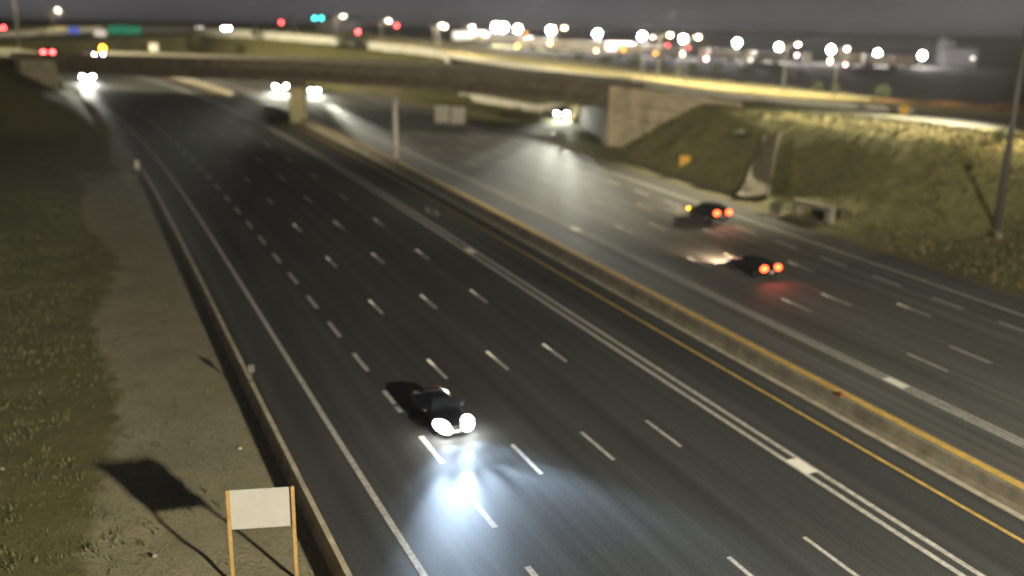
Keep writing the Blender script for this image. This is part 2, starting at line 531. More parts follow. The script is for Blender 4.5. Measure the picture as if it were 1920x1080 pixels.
def cramp(src, c0, c1, p0=0.32, p1=0.68):
    q = nt.nodes.new('ShaderNodeValToRGB')
    q.color_ramp.elements[0].position = p0; q.color_ramp.elements[0].color = (*c0, 1)
    q.color_ramp.elements[1].position = p1; q.color_ramp.elements[1].color = (*c1, 1)
    nt.links.new(src, q.inputs[0]); return q.outputs[0]
def cmix(f, a, c):
    q = nt.nodes.new('ShaderNodeMix'); q.data_type = 'RGBA'
    nt.links.new(f, q.inputs[0]); nt.links.new(a, q.inputs[6]); nt.links.new(c, q.inputs[7]); return q.outputs[2]
def mathn(op, a, v=None, bb=None):
    q = nt.nodes.new('ShaderNodeMath'); q.operation = op; q.use_clamp = True
    nt.links.new(a, q.inputs[0])
    if bb is not None: nt.links.new(bb, q.inputs[1])
    else: q.inputs[1].default_value = v
    return q.outputs[0]
n_big, n_mid, n_fine = gnoise(0.11, 5), gnoise(0.7, 6), gnoise(6.0, 6, 0.7)
grass_c = cmix(mathn('MULTIPLY', n_big, 1.0), cramp(n_mid, (0.078, 0.084, 0.030), (0.160, 0.156, 0.062)), cramp(n_fine, (0.100, 0.092, 0.040), (0.200, 0.176, 0.085)))
grav_c = cmix(mathn('MULTIPLY', n_mid, 0.7), cramp(n_fine, (0.20, 0.18, 0.125), (0.42, 0.37, 0.27)), cramp(n_mid, (0.18, 0.165, 0.105), (0.36, 0.32, 0.22)))
dry_c = cmix(n_mid, cramp(n_fine, (0.24, 0.195, 0.085), (0.40, 0.33, 0.155)), cramp(n_big, (0.20, 0.18, 0.07), (0.37, 0.305, 0.14)))
soil_c = cramp(n_mid, (0.012, 0.012, 0.012), (0.040, 0.038, 0.034))
bare_c = cmix(n_mid, cramp(n_fine, (0.10, 0.085, 0.062), (0.20, 0.17, 0.12)), cramp(n_big, (0.09, 0.08, 0.05), (0.16, 0.14, 0.10)))
def edge(name):
    a = attr(name)
    t = mathn('ADD', a, bb=mathn('MULTIPLY', n_mid, 0.9))
    q = nt.nodes.new('ShaderNodeMapRange'); q.inputs[1].default_value = 0.75; q.inputs[2].default_value = 1.1
    nt.links.new(t, q.inputs[0])
    return mathn('MULTIPLY', q.outputs[0], bb=mathn('GREATER_THAN', a, 0.01))
c_ = cmix(edge('gravel'), grass_c, grav_c)
c_ = cmix(edge('dry'), c_, dry_c)
c_ = cmix(edge('bare'), c_, bare_c)
c_ = cmix(attr('soil'), c_, soil_c)
nt.links.new(c_, b.inputs['Base Color'])
b.inputs['Roughness'].default_value = 0.95
b.inputs['Specular IOR Level'].default_value = 0.1
bp = nt.nodes.new('ShaderNodeBump'); bp.inputs['Strength'].default_value = 0.8; bp.inputs['Distance'].default_value = 0.25
nt.links.new(mathn('MULTIPLY', n_fine, 0.6, ), bp.inputs['Height']); nt.links.new(bp.outputs[0], b.inputs['Normal'])
me.materials.append(m)
ground = bpy.data.objects.new('ground', me)
COL.objects.link(ground)
tag(ground, 'grass, gravel and bare verges around the motorway', None, None, 'structure')

def gz(x, y):
    return float(ground_z([(x, y)])[0][0])

# ------------------------------------------------------------------ carriageways
def ribbon(name, mat, s0, s1, oa, ob, dz, parent=None, step=2.0, n_o=2, label=None, crown=0.0):
    b_ = MB(); rows = []; uv = []
    ss = list(np.arange(s0, s1, step)) + [s1]
    for s in ss:
        r_ = []
        for i in range(n_o):
            o = oa + (ob - oa) * i / (n_o - 1)
            r_.append(road(s, o, dz)); uv.append((o, s))
        rows.append(r_)
    b_.loft(rows)
    ob_ = b_.build(name, mat, parent, uv=uv)
    for p in ob_.data.polygons: p.use_smooth = True
    return ob_

road_e = tag(ribbon('road', M['asphalt'], -58, 244, -6.25, 21.6, 0.0, n_o=6), 'dark asphalt carriageway on the left, traffic coming towards the camera', None, None, 'structure')
road_w = tag(ribbon('road', M['asphalt_old'], -58, 244, 21.6, 50.2, 0.0, n_o=6), 'greyer asphalt carriageway right of the median barrier', None, None, 'structure')

ribbon('edge_line', M['white_paint'], -58, 242, -3.97, -3.70, 0.006, road_e)
for o in (15.32, 16.02):
    ribbon('buffer_line', M['white_paint'], -58, 242, o - 0.14, o + 0.14, 0.006, road_e)
ribbon('median_line', M['yellow_paint'], -58, 242, 19.65, 19.87, 0.006, road_e)
ribbon('median_line', M['yellow_paint'], -58, 242, 23.70, 24.26, 0.006, road_w)
for o in (27.70, 28.02, 28.36):
    ribbon('buffer_line', M['white_paint'], -58, 242, o - 0.085, o + 0.085, 0.006, road_w)
ribbon('edge_line', M['white_paint'], -58, 242, 46.58, 46.88, 0.006, road_w)

def dashes(o, phase, period, length, w, smax, parent):
    s = phase
    while s > -40: s -= period
    while s < smax:
        ribbon('lane_dash', M['white_paint'], s - length / 2, s + length / 2, o - w / 2, o + w / 2, 0.006, parent, step=1.6)
        s += period
dashes(0.0, 7.307, 6, 3.0, 0.26, 150, road_e)
for k_, ph in ((1, -1.19), (2, -1.19), (3, -1.19)):
    dashes(3.817 * k_, ph, 12, 3.2, 0.20, 150, road_e)
dashes(32.449, 13.431, 12, 3.2, 0.20, 150, road_w)
dashes(32.449 + 3.767, 13.431, 12, 3.2, 0.20, 150, road_w)
dashes(32.449 + 7.534, 21.633, 12, 3.2, 0.20, 150, road_w)
dashes(32.449 + 11.30, 15.986, 6, 3.0, 0.24, 150, road_w)
M['bright_paint'] = pmat('fresh_white_paint', (0.78, 0.76, 0.68), 0.7, var=0.1)
for s, o, pr in ((46.6, 15.67, road_e), (5.4, 15.67, road_e), (50.9, 28.03, road_w), (11.6, 28.03, road_w)):
    ribbon('paint_patch', M['bright_paint'], s - 0.75, s + 0.75, o - 0.36, o + 0.36, 0.012, pr, step=0.7)
# car-pool lane diamonds, outlines between the double line and the yellow line
for s in (61.6, 150.0):
    mb = MB()
    P_ = [(s - 1.9, 17.8), (s, 17.8 + 0.55), (s + 1.9, 17.8), (s, 17.8 - 0.55)]
    I_ = [(s - 1.35, 17.8), (s, 17.8 + 0.36), (s + 1.35, 17.8), (s, 17.8 - 0.36)]
    for i in range(4):
        j = (i + 1) % 4
        mb.add([road(*P_[i], 0.007), road(*P_[j], 0.007), road(*I_[j], 0.007), road(*I_[i], 0.007)], [(0, 1, 2, 3)])
    mb.build('lane_diamond', M['white_paint'], road_e)

# ------------------------------------------------------------------ concrete barriers
def barrier_loft(prof, s0, s1, oc, step=2.0):
    mb = MB(); rows = []
    for s in list(np.arange(s0, s1, step)) + [s1]:
        rows.append([road(s, oc + q[0], q[1]) for q in prof])
    mb.loft(rows, closed=True, caps=True)
    return mb
tall = [(-0.33, -0.05), (-0.33, 0.08), (-0.22, 0.30), (-0.13, 0.86), (0.13, 0.86), (0.22, 0.30), (0.33, 0.08), (0.33, -0.05)]
low = [(-0.28, -0.1), (-0.26, 0.10), (-0.15, 0.34), (-0.11, 0.82), (0.11, 0.82), (0.15, 0.34), (0.26, 0.10), (0.28, -0.1)]
med = barrier_loft(tall, -58, 242, 21.95).build('median_barrier', M['barrier'])
tag(med, 'long concrete wall dividing the two carriageways', 'barrier')
mb = MB(); p = road(9.8, 21.95, 0.93); mb.box(p, (0.3, 0.45, 0.14), heading(9.8)); mb.build('junction_box', M['rust'], med)
gut = barrier_loft([(-.72, -.02), (-.72, .035), (-.36, .05), (-.36, -.02)], -58, 242, 21.95).build('gutter', M['gutter'], med)
lb = barrier_loft(low, -58, 88, -6.72).build('roadside_barrier', M['low_barrier'])
tag(lb, 'low concrete barrier between the gravel and the left edge line', 'barrier')
mb = MB(); p = road(22.4, -6.72, 1.15); mb.tube(p - Vector((0, 0, .35)), p + Vector((0, 0, .35)), 0.05); mb.box(p + Vector((0, 0, .45)), (0.34, 0.10, 0.42), heading(22.4))
mb.build('delineator', M['dark_steel'], lb)

ab = barrier_loft(low, 140, 190, -6.9).build('roadside_barrier', M['low_barrier'])
tag(ab, 'short concrete barrier by the far left abutment, lit by the van', 'barrier')

# ------------------------------------------------------------------ the overpass
br = thing('overpass_bridge', 'long concrete road bridge crossing over both carriageways in the distance', 'bridge', (0, 0, 0))
def bloft(us, prof, name, mat, parent=br):
    mb = MB(); rows = []
    for u in us:
        zt = ztop(u)
        rows.append([bridge(u, v, zt + dz) for v, dz in prof])
    mb.loft(rows, closed=True, caps=True)
    return mb.build(name, mat, parent)
US = list(np.arange(-52, 51, 6)) + [50.5]
bloft(US, [(0.0, -1.35), (0.0, -1.08), (21.5, -1.08), (21.5, -1.35)], 'deck', M['deck_road'])
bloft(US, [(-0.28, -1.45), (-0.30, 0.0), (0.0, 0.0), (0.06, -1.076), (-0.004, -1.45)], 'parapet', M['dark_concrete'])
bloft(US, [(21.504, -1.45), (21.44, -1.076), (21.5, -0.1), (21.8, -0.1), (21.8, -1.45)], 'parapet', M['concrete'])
for k_ in range(7):
    v0 = 0.5 + k_ * 3.4
    bloft(US, [(v0 - 0.35, -3.25), (v0 - 0.35, -3.05), (v0 - 0.12, -2.8), (v0 - 0.12, -1.352), (v0 + 0.12, -1.352), (v0 + 0.12, -2.8), (v0 + 0.35, -3.05), (v0 + 0.35, -3.25)], 'girder', M['dark_concrete'])
# pier: column row under a cap, standing in the median
pz = zroad(131)
PAX = Vector((-0.456, 0.89))
for v in (1.6, 18.0):
    us = -0.512 * (v - 1.6)
    mb = MB()
    w = 1.15
    rows = []
    for z, ww in ((pz - 0.3 + v * 0.03, w), (10.6, w * 1.0)):
        rows.append([bridge(us + a * ww, v + bq * 0.75, z) for a, bq in ((-1, -1), (-0.6, -1.25), (0.6, -1.25), (1, -1), (1, 1), (0.6, 1.25), (-0.6, 1.25), (-1, 1))])
    mb.loft(rows, closed=True, caps=True)
    mb.build('column', M['pier_lit'], br)
mb = MB(); mb.loft([[bridge(-1.5 - .512 * (v - 1.6), v, 10.6), bridge(1.5 - .512 * (v - 1.6), v, 10.6), bridge(1.5 - .512 * (v - 1.6), v, 11.42), bridge(-1.5 - .512 * (v - 1.6), v, 11.42)] for v in (0.2, 21.4)], closed=True, caps=True)
mb.build('pier_cap', M['dark_concrete'], br)
# abutments
mb = MB(); mb.loft([[bridge(-45.5 - .85 * v, v, 4.5), bridge(-43.4 - .85 * v, v, 4.5), bridge(-43.4 - .85 * v, v, 11.5), bridge(-45.5 - .85 * v, v, 11.5)] for v in (0.1, 21.4)], closed=True, caps=True)
mb.build('abutment', M['tan_concrete'], br)
mb = MB(); mb.loft([[bridge(50.0 - .36 * v, v, 2.5), bridge(51.6 - .36 * v, v, 2.5), bridge(51.6 - .36 * v, v, 10.2), bridge(50.0 - .36 * v, v, 10.2)] for v in (0.1, 21.4)], closed=True, caps=True)
mb.build('abutment', M['dark_concrete'], br)
# wing walls facing the camera
def wing(u0, u1, n, zf, name='wing_wall'):
    mb = MB(); rows = []
    for i in range(n + 1):
        u = u0 + (u1 - u0) * i / n
        zt = zf(u)
        rows.append([bridge(u, -0.50, 1.0), bridge(u, -0.50, zt), bridge(u, 0.06, zt), bridge(u, 0.06, 1.0)])
    mb.loft(rows, closed=True, caps=True)
    return mb.build(name, M['tan_concrete'], br)
wing(50.2, 69, 10, lambda u: ztop(u) - 0.05)
wing(-50, -43.2, 5, lambda u: ztop(u) - 1.2)
mb = MB()
for (u, hw) in ((52.2, 0.16), (54.6, 0.25)):
    mb.loft([[bridge(u - hw, -0.60, z), bridge(u + hw, -0.60, z), bridge(u + hw, -0.503, z), bridge(u - hw, -0.503, z)] for z in (1.2, ztop(u) - 0.06)], closed=True, caps=True)
mb.build('pilaster', M['tan_concrete'], br)
mb = MB()
for dz in (-2.6, -4.6):
    mb.loft([[bridge(u, -0.545, ztop(u) + dz), bridge(u, -0.503, ztop(u) + dz), bridge(u, -0.503, ztop(u) + dz + 0.12), bridge(u, -0.545, ztop(u) + dz + 0.12)] for u in (55, 58, 62, 66, 69)], closed=True, caps=True)
mb.build('wall_ledge', M['dark_concrete'], br)
mb = MB(); mb.loft([[bridge(u, v, ztop(u) - 1.1), bridge(u, v, ztop(u) - 0.0)] for u, v in ((50.6, -0.28), (54, -0.3), (58, -0.32))])
# bearing seat block above the right corner
mb = MB(); q = bridge(53.6, 0.6, ztop(53.6) + 0.35); mb.box(q, (3.2, 0.5, 0.7), math.atan2(BD.y, BD.x)); mb.build('end_block', M['dark_concrete'], br)

# approach roads behind / beside the bridge
def strip_between(name, A, B, mat, dz, label, n=4):
    mb = MB(); rows = []; uv = []; acc = 0
    for i in range(len(A)):
        if i: acc += (A[i] - A[i - 1]).length
        r_ = []
        for k in range(n + 1):
            q = A[i].lerp(B[i], k / n)
            r_.append(Vector((q.x, q.y, max(q.z, gz(q.x, q.y)) + dz))); uv.append((k * 4.0, acc))
        rows.append(r_)
    mb.loft(rows)
    o = mb.build(name, mat, None, smooth=True, uv=uv)
    return tag(o, label, None, None, 'structure')
def dense(L_, k=6):
    out = []
    for i in range(len(L_) - 1):
        for j in range(k): out.append(L_[i].lerp(L_[i + 1], j / k))
    return out + [L_[-1]]
strip_between('approach_road', dense(MIDR), dense(FARR), M['asphalt_old'], 0.06, 'grey road along the top of the right embankment')
pd = dense(PALE, 6)
def offs(L_, w):
    out = []
    for i, q in enumerate(L_):
        t = (L_[min(i + 1, len(L_) - 1)] - L_[max(i - 1, 0)]); t.z = 0; t.normalize()
        out.append(q + Vector((-t.y, t.x, 0)) * w)
    return out
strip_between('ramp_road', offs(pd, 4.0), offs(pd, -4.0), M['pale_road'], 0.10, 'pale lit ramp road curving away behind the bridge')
wl_ = offs(pd, 4.3)
for i_, (k0_, k1_, lab_) in enumerate(((0, 44, 'pale concrete barrier edging the lit ramp road on the right'), (44, len(wl_) - 1, 'pale concrete wall edging the ramp road on the left'))):
    mb = MB(); rows = []
    for k in range(k0_, k1_ + 1):
        q = wl_[k]; t_ = wl_[min(k + 1, len(wl_) - 1)] - wl_[max(k - 1, 0)]; t_.z = 0; t_.normalize()
        nn = Vector((-t_.y, t_.x, 0)); zb = gz(q.x, q.y) - .3
        h_ = .3 + float(np.interp(k, [0, 6, 20, 44, 60, 84], [.5, .9, 1.1, 1.5, 1.9, 1.2]))
        rows.append([Vector((q.x, q.y, zb)) + nn * a + Vector((0, 0, c)) for a, c in ((.28, 0), (.12, h_), (-.12, h_), (-.28, 0))])
    mb.loft(rows, closed=True, caps=True)
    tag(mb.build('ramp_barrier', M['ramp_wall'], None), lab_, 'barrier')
# road on the bridge running on to the left, beyond the deck
mb = MB(); uv = []; rows = []
for u in np.arange(-190, -51, 6):
    rows.append([bridge(u, v, max(gz(*bridge(u, v).xy), ztop(-46) - 1.15 + (-46 - u) * 0.002) + 0.05) for v in (1.0, 8, 15, 21)])
    uv += [(v, u) for v in (1.0, 8, 15, 21)]
mb.loft(rows)
tag(mb.build('bridge_road', M['deck_road'], None, smooth=True, uv=uv), 'road leading onto the bridge from the left', None, None, 'structure')

# ------------------------------------------------------------------ cars
SEDAN = [  # x from nose, z bottom, z belt, z top, half width belt, half width top
    (0.00, .30, .52, .60, .66, .56), (0.10, .22, .60, .70, .80, .68), (0.50, .20, .68, .79, .89, .75), (1.15, .20, .77, .90, .91, .78),
    (1.45, .20, .86, .97, .91, .74), (2.15, .20, .92, 1.38, .91, .60), (2.80, .20, .93, 1.45, .91, .60), (3.50, .20, .94, 1.37, .91, .60),
    (4.10, .20, .93, 1.03, .90, .70), (4.55, .24, .88, .98, .86, .72), (4.70, .32, .74, .86, .78, .66)]
SUV = [
    (0.00, .34, .70, .82, .70, .60), (0.10, .28, .78, .92, .84, .72), (0.50, .26, .86, 1.00, .93, .80), (1.05, .26, .94, 1.07, .95, .82),
    (1.30, .26, 1.00, 1.12, .95, .80), (1.95, .26, 1.06, 1.64, .95, .68), (2.70, .26, 1.08, 1.74, .95, .68), (3.60, .26, 1.10, 1.72, .95, .68),
    (4.30, .26, 1.10, 1.62, .94, .68), (4.62, .30, 1.06, 1.16, .90, .76), (4.70, .36, .86, 1.00, .84, .74)]
VAN = [
    (0.00, .38, .90, 1.02, .80, .70), (0.10, .30, .98, 1.12, .94, .80), (0.55, .28, 1.06, 1.22, .98, .86), (0.90, .28, 1.12, 1.30, .98, .86),
    (1.10, .28, 1.16, 1.40, .98, .84), (1.80, .28, 1.22, 2.20, .98, .80), (2.60, .28, 1.24, 2.36, .98, .82), (4.20, .28, 1.24, 2.38, .98, .82),
    (5.30, .28, 1.24, 2.36, .98, .82), (5.45, .32, 1.20, 2.20, .96, .82), (5.50, .40, 1.10, 1.80, .92, .80)]

def car_body(tab, mat, parent):
    mb = MB(); rows = []
    for x, zb, zl, zt, hl, ht in tab:
        half = [(0, zb), (hl * .90, zb), (hl, zb + .22 * (zl - zb)), (hl * 1.01, zb + .7 * (zl - zb)), (hl * .985, zl), (ht + .02, zt - .07), (ht - .10, zt), (0, zt + .02)]
        rows.append([Vector((-x, y, z)) for y, z in half] + [Vector((-x, -y, z)) for y, z in half[-2:0:-1]])
    mb.loft(rows, closed=True, caps=True)
    o = mb.build('body', mat, parent, smooth=True)
    sb = o.modifiers.new('soft', 'SUBSURF'); sb.levels = 1; sb.render_levels = 1
    return o

def make_car(name, label, cat, tab, paint, loc, rz, group=None, head=None, tail=None, hscale=1.0, amber=False, head_power=0.0, head_col=(1, 1, 1), cone=70, dip=0.10, tail_power=0.0, lens=1.0):
    """nose points along local +x; loc is the ground point under the nose"""
    t = thing(name, label, cat, loc, rz, group)
    body = car_body(tab, paint, t)
    L = tab[-1][0]
    lut = lambda x, k: float(np.interp(x, [q[0] for q in tab], [q[k] for q in tab]))
    # glazing set just proud of the cabin
    ic, irf, irr, idk = tab[4][0], tab[5][0], tab[7][0], tab[8][0]
    if tab is not SEDAN: irr, idk = tab[8][0], tab[9][0]
    def glassq(pts, nm):
        mb = MB(); q = [Vector(p) for p in pts]
        nrm = (q[1] - q[0]).cross(q[2] - q[0]).normalized()
        c = sum(q, Vector()) / len(q)
        if nrm.dot(c - Vector((-L * .5, 0, .8))) < 0: nrm = -nrm
        mb.prism([p + nrm * .004 for p in q], nrm * 0.02)
        return mb.build(nm, M['glass'], body)
    za, zb_ = lut(ic, 3), lut(irf, 3)
    f_ = lambda a, b_, k: a + (b_ - a) * k
    def scr(xa, xb, z0, z1, ya, yb, nm):
        glassq([(-f_(xa, xb, .10), ya, f_(z0, z1, .10) + .01), (-f_(xa, xb, .10), -ya, f_(z0, z1, .10) + .01), (-f_(xa, xb, .92), -yb, f_(z0, z1, .92) + .01), (-f_(xa, xb, .92), yb, f_(z0, z1, .92) + .01)], nm)
    scr(ic, irf, za, zb_, lut(ic, 5) - .06, lut(irf, 5) - .07, 'windshield')
    scr(idk, irr, lut(idk, 3), lut(irr, 3), lut(idk, 5) - .08, lut(irr, 5) - .08, 'rear_window')
    for sgn in (-1, 1):
        xs = np.linspace(irf - .28, irr + .12 if tab is SEDAN else irr - .1, 4)
        if tab is VAN: xs = np.linspace(irf - .25, irf + .75, 3)
        for i in range(len(xs) - 1):
            a, c = xs[i] + .03, xs[i + 1] - .03
            P = []
            for x, kk in ((a, .12), (c, .12), (c, .86), (a, .86)):
                zl, zt, hl, ht = lut(x, 2), lut(x, 3), lut(x, 4) * .985, lut(x, 5) + .02
                P.append((-x, sgn * (f_(hl, ht, kk) + .012), f_(zl, zt - .07, kk)))
            glassq(P, 'side_window')
        mb = MB(); mb.ball((-(ic + .28), sgn * (lut(ic, 4) + .10), lut(ic, 2) + .12), (.07, .13, .08)); mb.build('mirror', paint, body, smooth=True)
    # nose
    zb0, zl0 = tab[1][1], tab[1][2]
    mb = MB(); mb.box((-.015, 0, f_(zb0, zl0, .62)), (.07, .78, .14)); mb.build('grille', M['trim'], body)
    mb = MB(); mb.box((-.02, 0, f_(zb0, zl0, .2)), (.08, 1.1, .12)); mb.build('air_intake', M['trim'], body)
    mb = MB(); mb.box((.03, 0, f_(zb0, zl0, .40)), (.02, .32, .11)); mb.build('number_plate', M['plate'], body)
    mb = MB(); mb.box((-L - .02, 0, f_(tab[-1][1], tab[-1][2], .55)), (.02, .32, .12)); mb.build('number_plate', M['plate'], body)
    # lamps: wrap-round lenses, oversized so their shape carries the glare
    for sgn in (-1, 1):
        hy, hz = tab[1][4] - .16, zl0 + .0
        mb = MB()
        mb.ball((-.20, sgn * hy, hz + .02), (.33 * lens, .20 * lens, .13 * lens), M=Matrix.Rotation(sgn * -R(24), 3, 'Z') @ Matrix.Rotation(R(16), 3, 'Y'))
        h = mb.build('headlight', head or M['plate'], t, smooth=True)
        if head is not None and tab is SEDAN:
            mb = MB(); mb.ball((-.03, sgn * (hy - .05), zb0 + .16), (.10, .14, .08)); mb.build('fog_light', head, t, smooth=True)
        for pw_, cn_, dp_, *yw_ in (head_power if isinstance(head_power, tuple) else ((head_power, cone, dip),) if head_power else ()):
            lamp('headlight_beam', 'SPOT', t, (.22, sgn * (hy - .02), hz), pw_, head_col, 0.08, (1, -sgn * .012 + (yw_[0] if yw_ else 0), -dp_), cn_, 1.0)
        xb = tab[-2][0]
        mb = MB()
        k_ = 1.0 if tail is not None else .55
        mb.ball((-xb - .05, sgn * (lut(xb, 4) - .20), lut(xb, 2) - .02), (.20 * k_, .35 * k_, .27 * k_))
        mb.build('tail_light', tail or M['red_lens_off'], t, smooth=True)
        if tail_power:
            lamp('tail_glow', 'SPOT', t, (-L - .22, sgn * .62, lut(xb, 2) - .05), tail_power, (1, .10, .08), 0.1, (-1, 0, -.35), 150, 1.0)
    if amber:
        mb = MB(); mb.ball((-.35, tab[2][4] + .06, tab[1][2] + .02), (.12, .07, .08)); mb.build('turn_signal', M['amber'], t, smooth=True)
    # wheels
    rw = .34 if tab is SEDAN else .38
    for x in (.92, L - .98):
        for sgn in (-1, 1):
            yo = lut(x, 4) - .11
            mb = MB()
            prof = [(-.11, rw * .62), (-.11, rw * .93), (-.07, rw), (.07, rw), (.11, rw * .93), (.11, rw * .62)]
            rows = [[Vector((-x + r_ * math.cos(a), sgn * yo + w_, rw + r_ * math.sin(a))) for w_, r_ in prof] for a in np.linspace(0, 2 * math.pi, 21)]
            mb.loft(rows)
            wh = mb.build('wheel', M['rubber'], t, smooth=True)
            mb = MB(); c = Vector((-x, sgn * (yo + .075), rw))
            mb.tube(c - Vector((0, sgn * .04, 0)), c + Vector((0, sgn * .0, 0)), rw * .60, rw * .60, 16)
            for a in range(5):
                an = a * 2 * math.pi / 5
                mb.box(c + Vector((math.cos(an) * rw * .32, sgn * .015, math.sin(an) * rw * .32)), (rw * .55, .03, .06), M=Matrix.Rotation(-an, 3, 'Y'))
            mb.build('rim', M['rim'], wh)
            mb = MB(); mb.tube((-x, sgn * (lut(x, 4) - .02), rw + .02), (-x, sgn * (lut(x, 4) - .30), rw + .02), rw + .07, rw + .07, 18)
            mb.build('wheel_arch', M['trim'], body)
    return t

def paint(name, c, rough=.25):
    return pmat(name, c, rough, 0.3, var=.04, spec=.6)
EAST = lambda s: heading(s) - math.pi / 2      # nose toward the camera
WEST = lambda s: heading(s) + math.pi / 2      # nose away from it

make_car('car', 'dark sedan coming towards the camera with bright white headlights on the asphalt', 'car', SEDAN, paint('dark_blue_paint', (.010, .011, .016)),
         road(14.0, 1.55, .01), EAST(14.0), head=M['head'], head_power=((3200, 125, .24), (13000, 46, .10, -.50), (5000, 40, .10), (13000, 46, .10, .50), (190000, 27, .02, -.44), (95000, 27, .02, -.14), (95000, 27, .02, .14), (190000, 27, .02, .44)), head_col=(.58, .76, 1.0), lens=1.8)
make_car('car', 'dark car driving away with red tail lights and amber turn signal, nearer the right shoulder', 'car', SUV, paint('charcoal_paint', (.022, .022, .023)),
         road(52.7, 42.7, .01), WEST(52.7), tail=M['tail'], amber=True, head_power=900, head_col=(1, .75, .5), cone=70, tail_power=80)
make_car('car', 'dark car driving away with red tail lights, closer to the median than the other', 'car', SEDAN, paint('brown_paint', (.020, .017, .016)),
         road(35.6, 34.6, .01), WEST(35.6), tail=M['tail'], head=M['sign_lit_white'], head_power=4200, head_col=(1, .72, .45), cone=80, dip=.12, tail_power=110)
# vehicles under and beyond the bridge, seen as lamps and dark bodies
def facing_cam(p, turn=0.0):
    return math.atan2(-p.y, -p.x) + turn
p = road(172, 33.2, .01)
o = make_car('truck', 'dark truck facing the camera beyond the bridge pier, left of two lit pairs', 'truck', VAN, paint('van_paint', (.03, .03, .03)),
         p, facing_cam(p, -.10), head=M['head_far'], head_power=((1000000, 9, .016), (9000, 70, .04)), head_col=(1, 1, .80), lens=1.3)
o.scale = (1.3, 1.3, 1.15)
p = road(167, 38.5, .01)
o = make_car('car', 'dark car facing the camera beyond the bridge pier, right of two lit pairs', 'car', SUV, paint('grey_paint', (.04, .04, .04)),
         p, facing_cam(p, .14), head=M['head_far'], head_power=((450000, 9, .016), (6000, 70, .04)), head_col=(1, 1, .80), lens=1.2)
p = road(122, 67.2, .03)
o = make_car('car', 'dark car with starry headlights under the bridge beside the right abutment', 'car', SUV, paint('grey_paint_two', (.03, .03, .03)),
         p, facing_cam(p, -.03), head=M['head_far'], head_power=((240000, 9, .022), (270000, 8, .026, -.09), (120000, 8, .030, -.18), (330000, 8, .036, .09), (9000, 70, .05)), head_col=(1, 1, .84), lens=1.4)
o.scale = (1.2, 1.2, 1.1)
p = road(199, 1.6, .01)
o = make_car('van', 'dark van with blue white headlights at the far left end of the underpass', 'van', VAN, paint('van_paint_two', (.03, .03, .04)),
         p, math.atan2(*(road(168, -5.5) - road(199, 1.6)).yx), head=M['head_far'], head_power=((110000, 14, .02), (12000, 80, .04)), head_col=(1, 1, .86), lens=1.6)
o.scale = (1.2, 1.2, 1.1)
ang_b = math.atan2(BD.y, BD.x)
def on_deck(u, v): return bridge(u, v, ztop(u) - 1.06 if u > -46 else max(gz(*bridge(u, v).xy) + .06, ztop(-46) - 1.05 + (-46 - u) * 0.002))
make_car('car', 'car with white headlights heading this way on the left part of the bridge', 'car', SUV, paint('silver_paint', (.2, .2, .2)), on_deck(-38.5, 5), ang_b - .5, head=M['head_far'], head_power=6000, head_col=(1, 1, .9))
make_car('car', 'car showing red tail lights at the left end of the bridge', 'car', SUV, paint('black_paint', (.02, .02, .02)), on_deck(-52, 9), ang_b + math.pi - .9, tail=M['sig_red'])
p = img(424, 50, 300); p.z = gz(p.x, p.y) + .1
make_car('car', 'distant car with paired white headlights high on the left hillside road', 'car', SUV, paint('white_paint_car', (.4, .4, .4)), p, facing_cam(p), head=M['head_far'], lens=1.6)
p = img(374, 52, 310); p.z = gz(p.x, p.y) + .1
make_car('car', 'distant car with dim headlights left of the bright pair on the hillside road', 'car', SEDAN, paint('white_paint_car_two', (.4, .4, .4)), p, facing_cam(p), head=M['street'], lens=1.4)

# ------------------------------------------------------------------ poles and lamps
def pole_mesh(mb, h, r0_, r1_):
    mb.tube((0, 0, 0), (0, 0, h), r0_, r1_, 12)
# right-hand lighting pole: its arm and lamps are just above the frame
p = road(36.8, 66.8); p.z = gz(p.x, p.y)
t = thing('lighting_pole', 'tall dark lighting pole standing on the right verge below the embankment', 'lamp post', p)
mb = MB(); pole_mesh(mb, 24.0, .36, .22); mb.build('pole', M['dark_steel'], t, smooth=True)
mb = MB(); mb.tube((0, 0, -.3), (0, 0, .12), .42, .42, 14); mb.build('footing', M['concrete'], t)
mb = MB(); mb.tube((0, 0, 23.6), (3.2, 3.5, 24.6), .08, .06, 8); mb.tube((0, 0, 23.6), (-2.4, -2.6, 24.6), .08, .06, 8); mb.build('arm', M['dark_steel'], t)
for q in ((3.4, 3.7, 24.6), (-2.6, -2.8, 24.6)):
    mb = MB(); mb.box(q, (.9, .45, .2), R(45)); hd = mb.build('lamp_head', M['dark_steel'], t)
    mb = MB(); mb.box((q[0], q[1], q[2] - .12), (.7, .34, .03), R(45)); mb.build('lamp_glass', M['street_warm'], hd)
q = img(38, 92, 200); q.z = gz(q.x, q.y)
t = thing('lighting_pole', 'thin dark lighting pole rising beside the left end of the bridge', 'lamp post', q)
mb = MB(); pole_mesh(mb, 20.0, .26, .14); mb.build('pole', M['dark_steel'], t, smooth=True)
mb = MB(); mb.tube((0, 0, -.3), (0, 0, .12), .42, .42, 14); mb.build('footing', M['concrete'], t)
# high mast behind the camera on the right: this is what lights the near lanes
t = thing('high_mast', 'tall steel high mast with a ring of floodlights', 'lamp post', (37, -15, gz(37, -15)))
mb = MB(); pole_mesh(mb, 24.0, .40, .18); mb.build('pole', M['steel'], t, smooth=True)
mb = MB(); mb.tube((0, 0, 23.6), (0, 0, 23.9), 1.4, 1.4, 16); mb.build('ring', M['steel'], t)
for a in range(8):
    an = a * math.pi / 4
    mb = MB(); mb.ball((1.5 * math.cos(an), 1.5 * math.sin(an), 23.3), (.3, .3, .18)); mb.build('lamp_head', M['street_warm'], t)
lamp('lamp_light', 'POINT', t, (0, 0, 22.9), 610000, (1.0, .92, .70), 1.2)

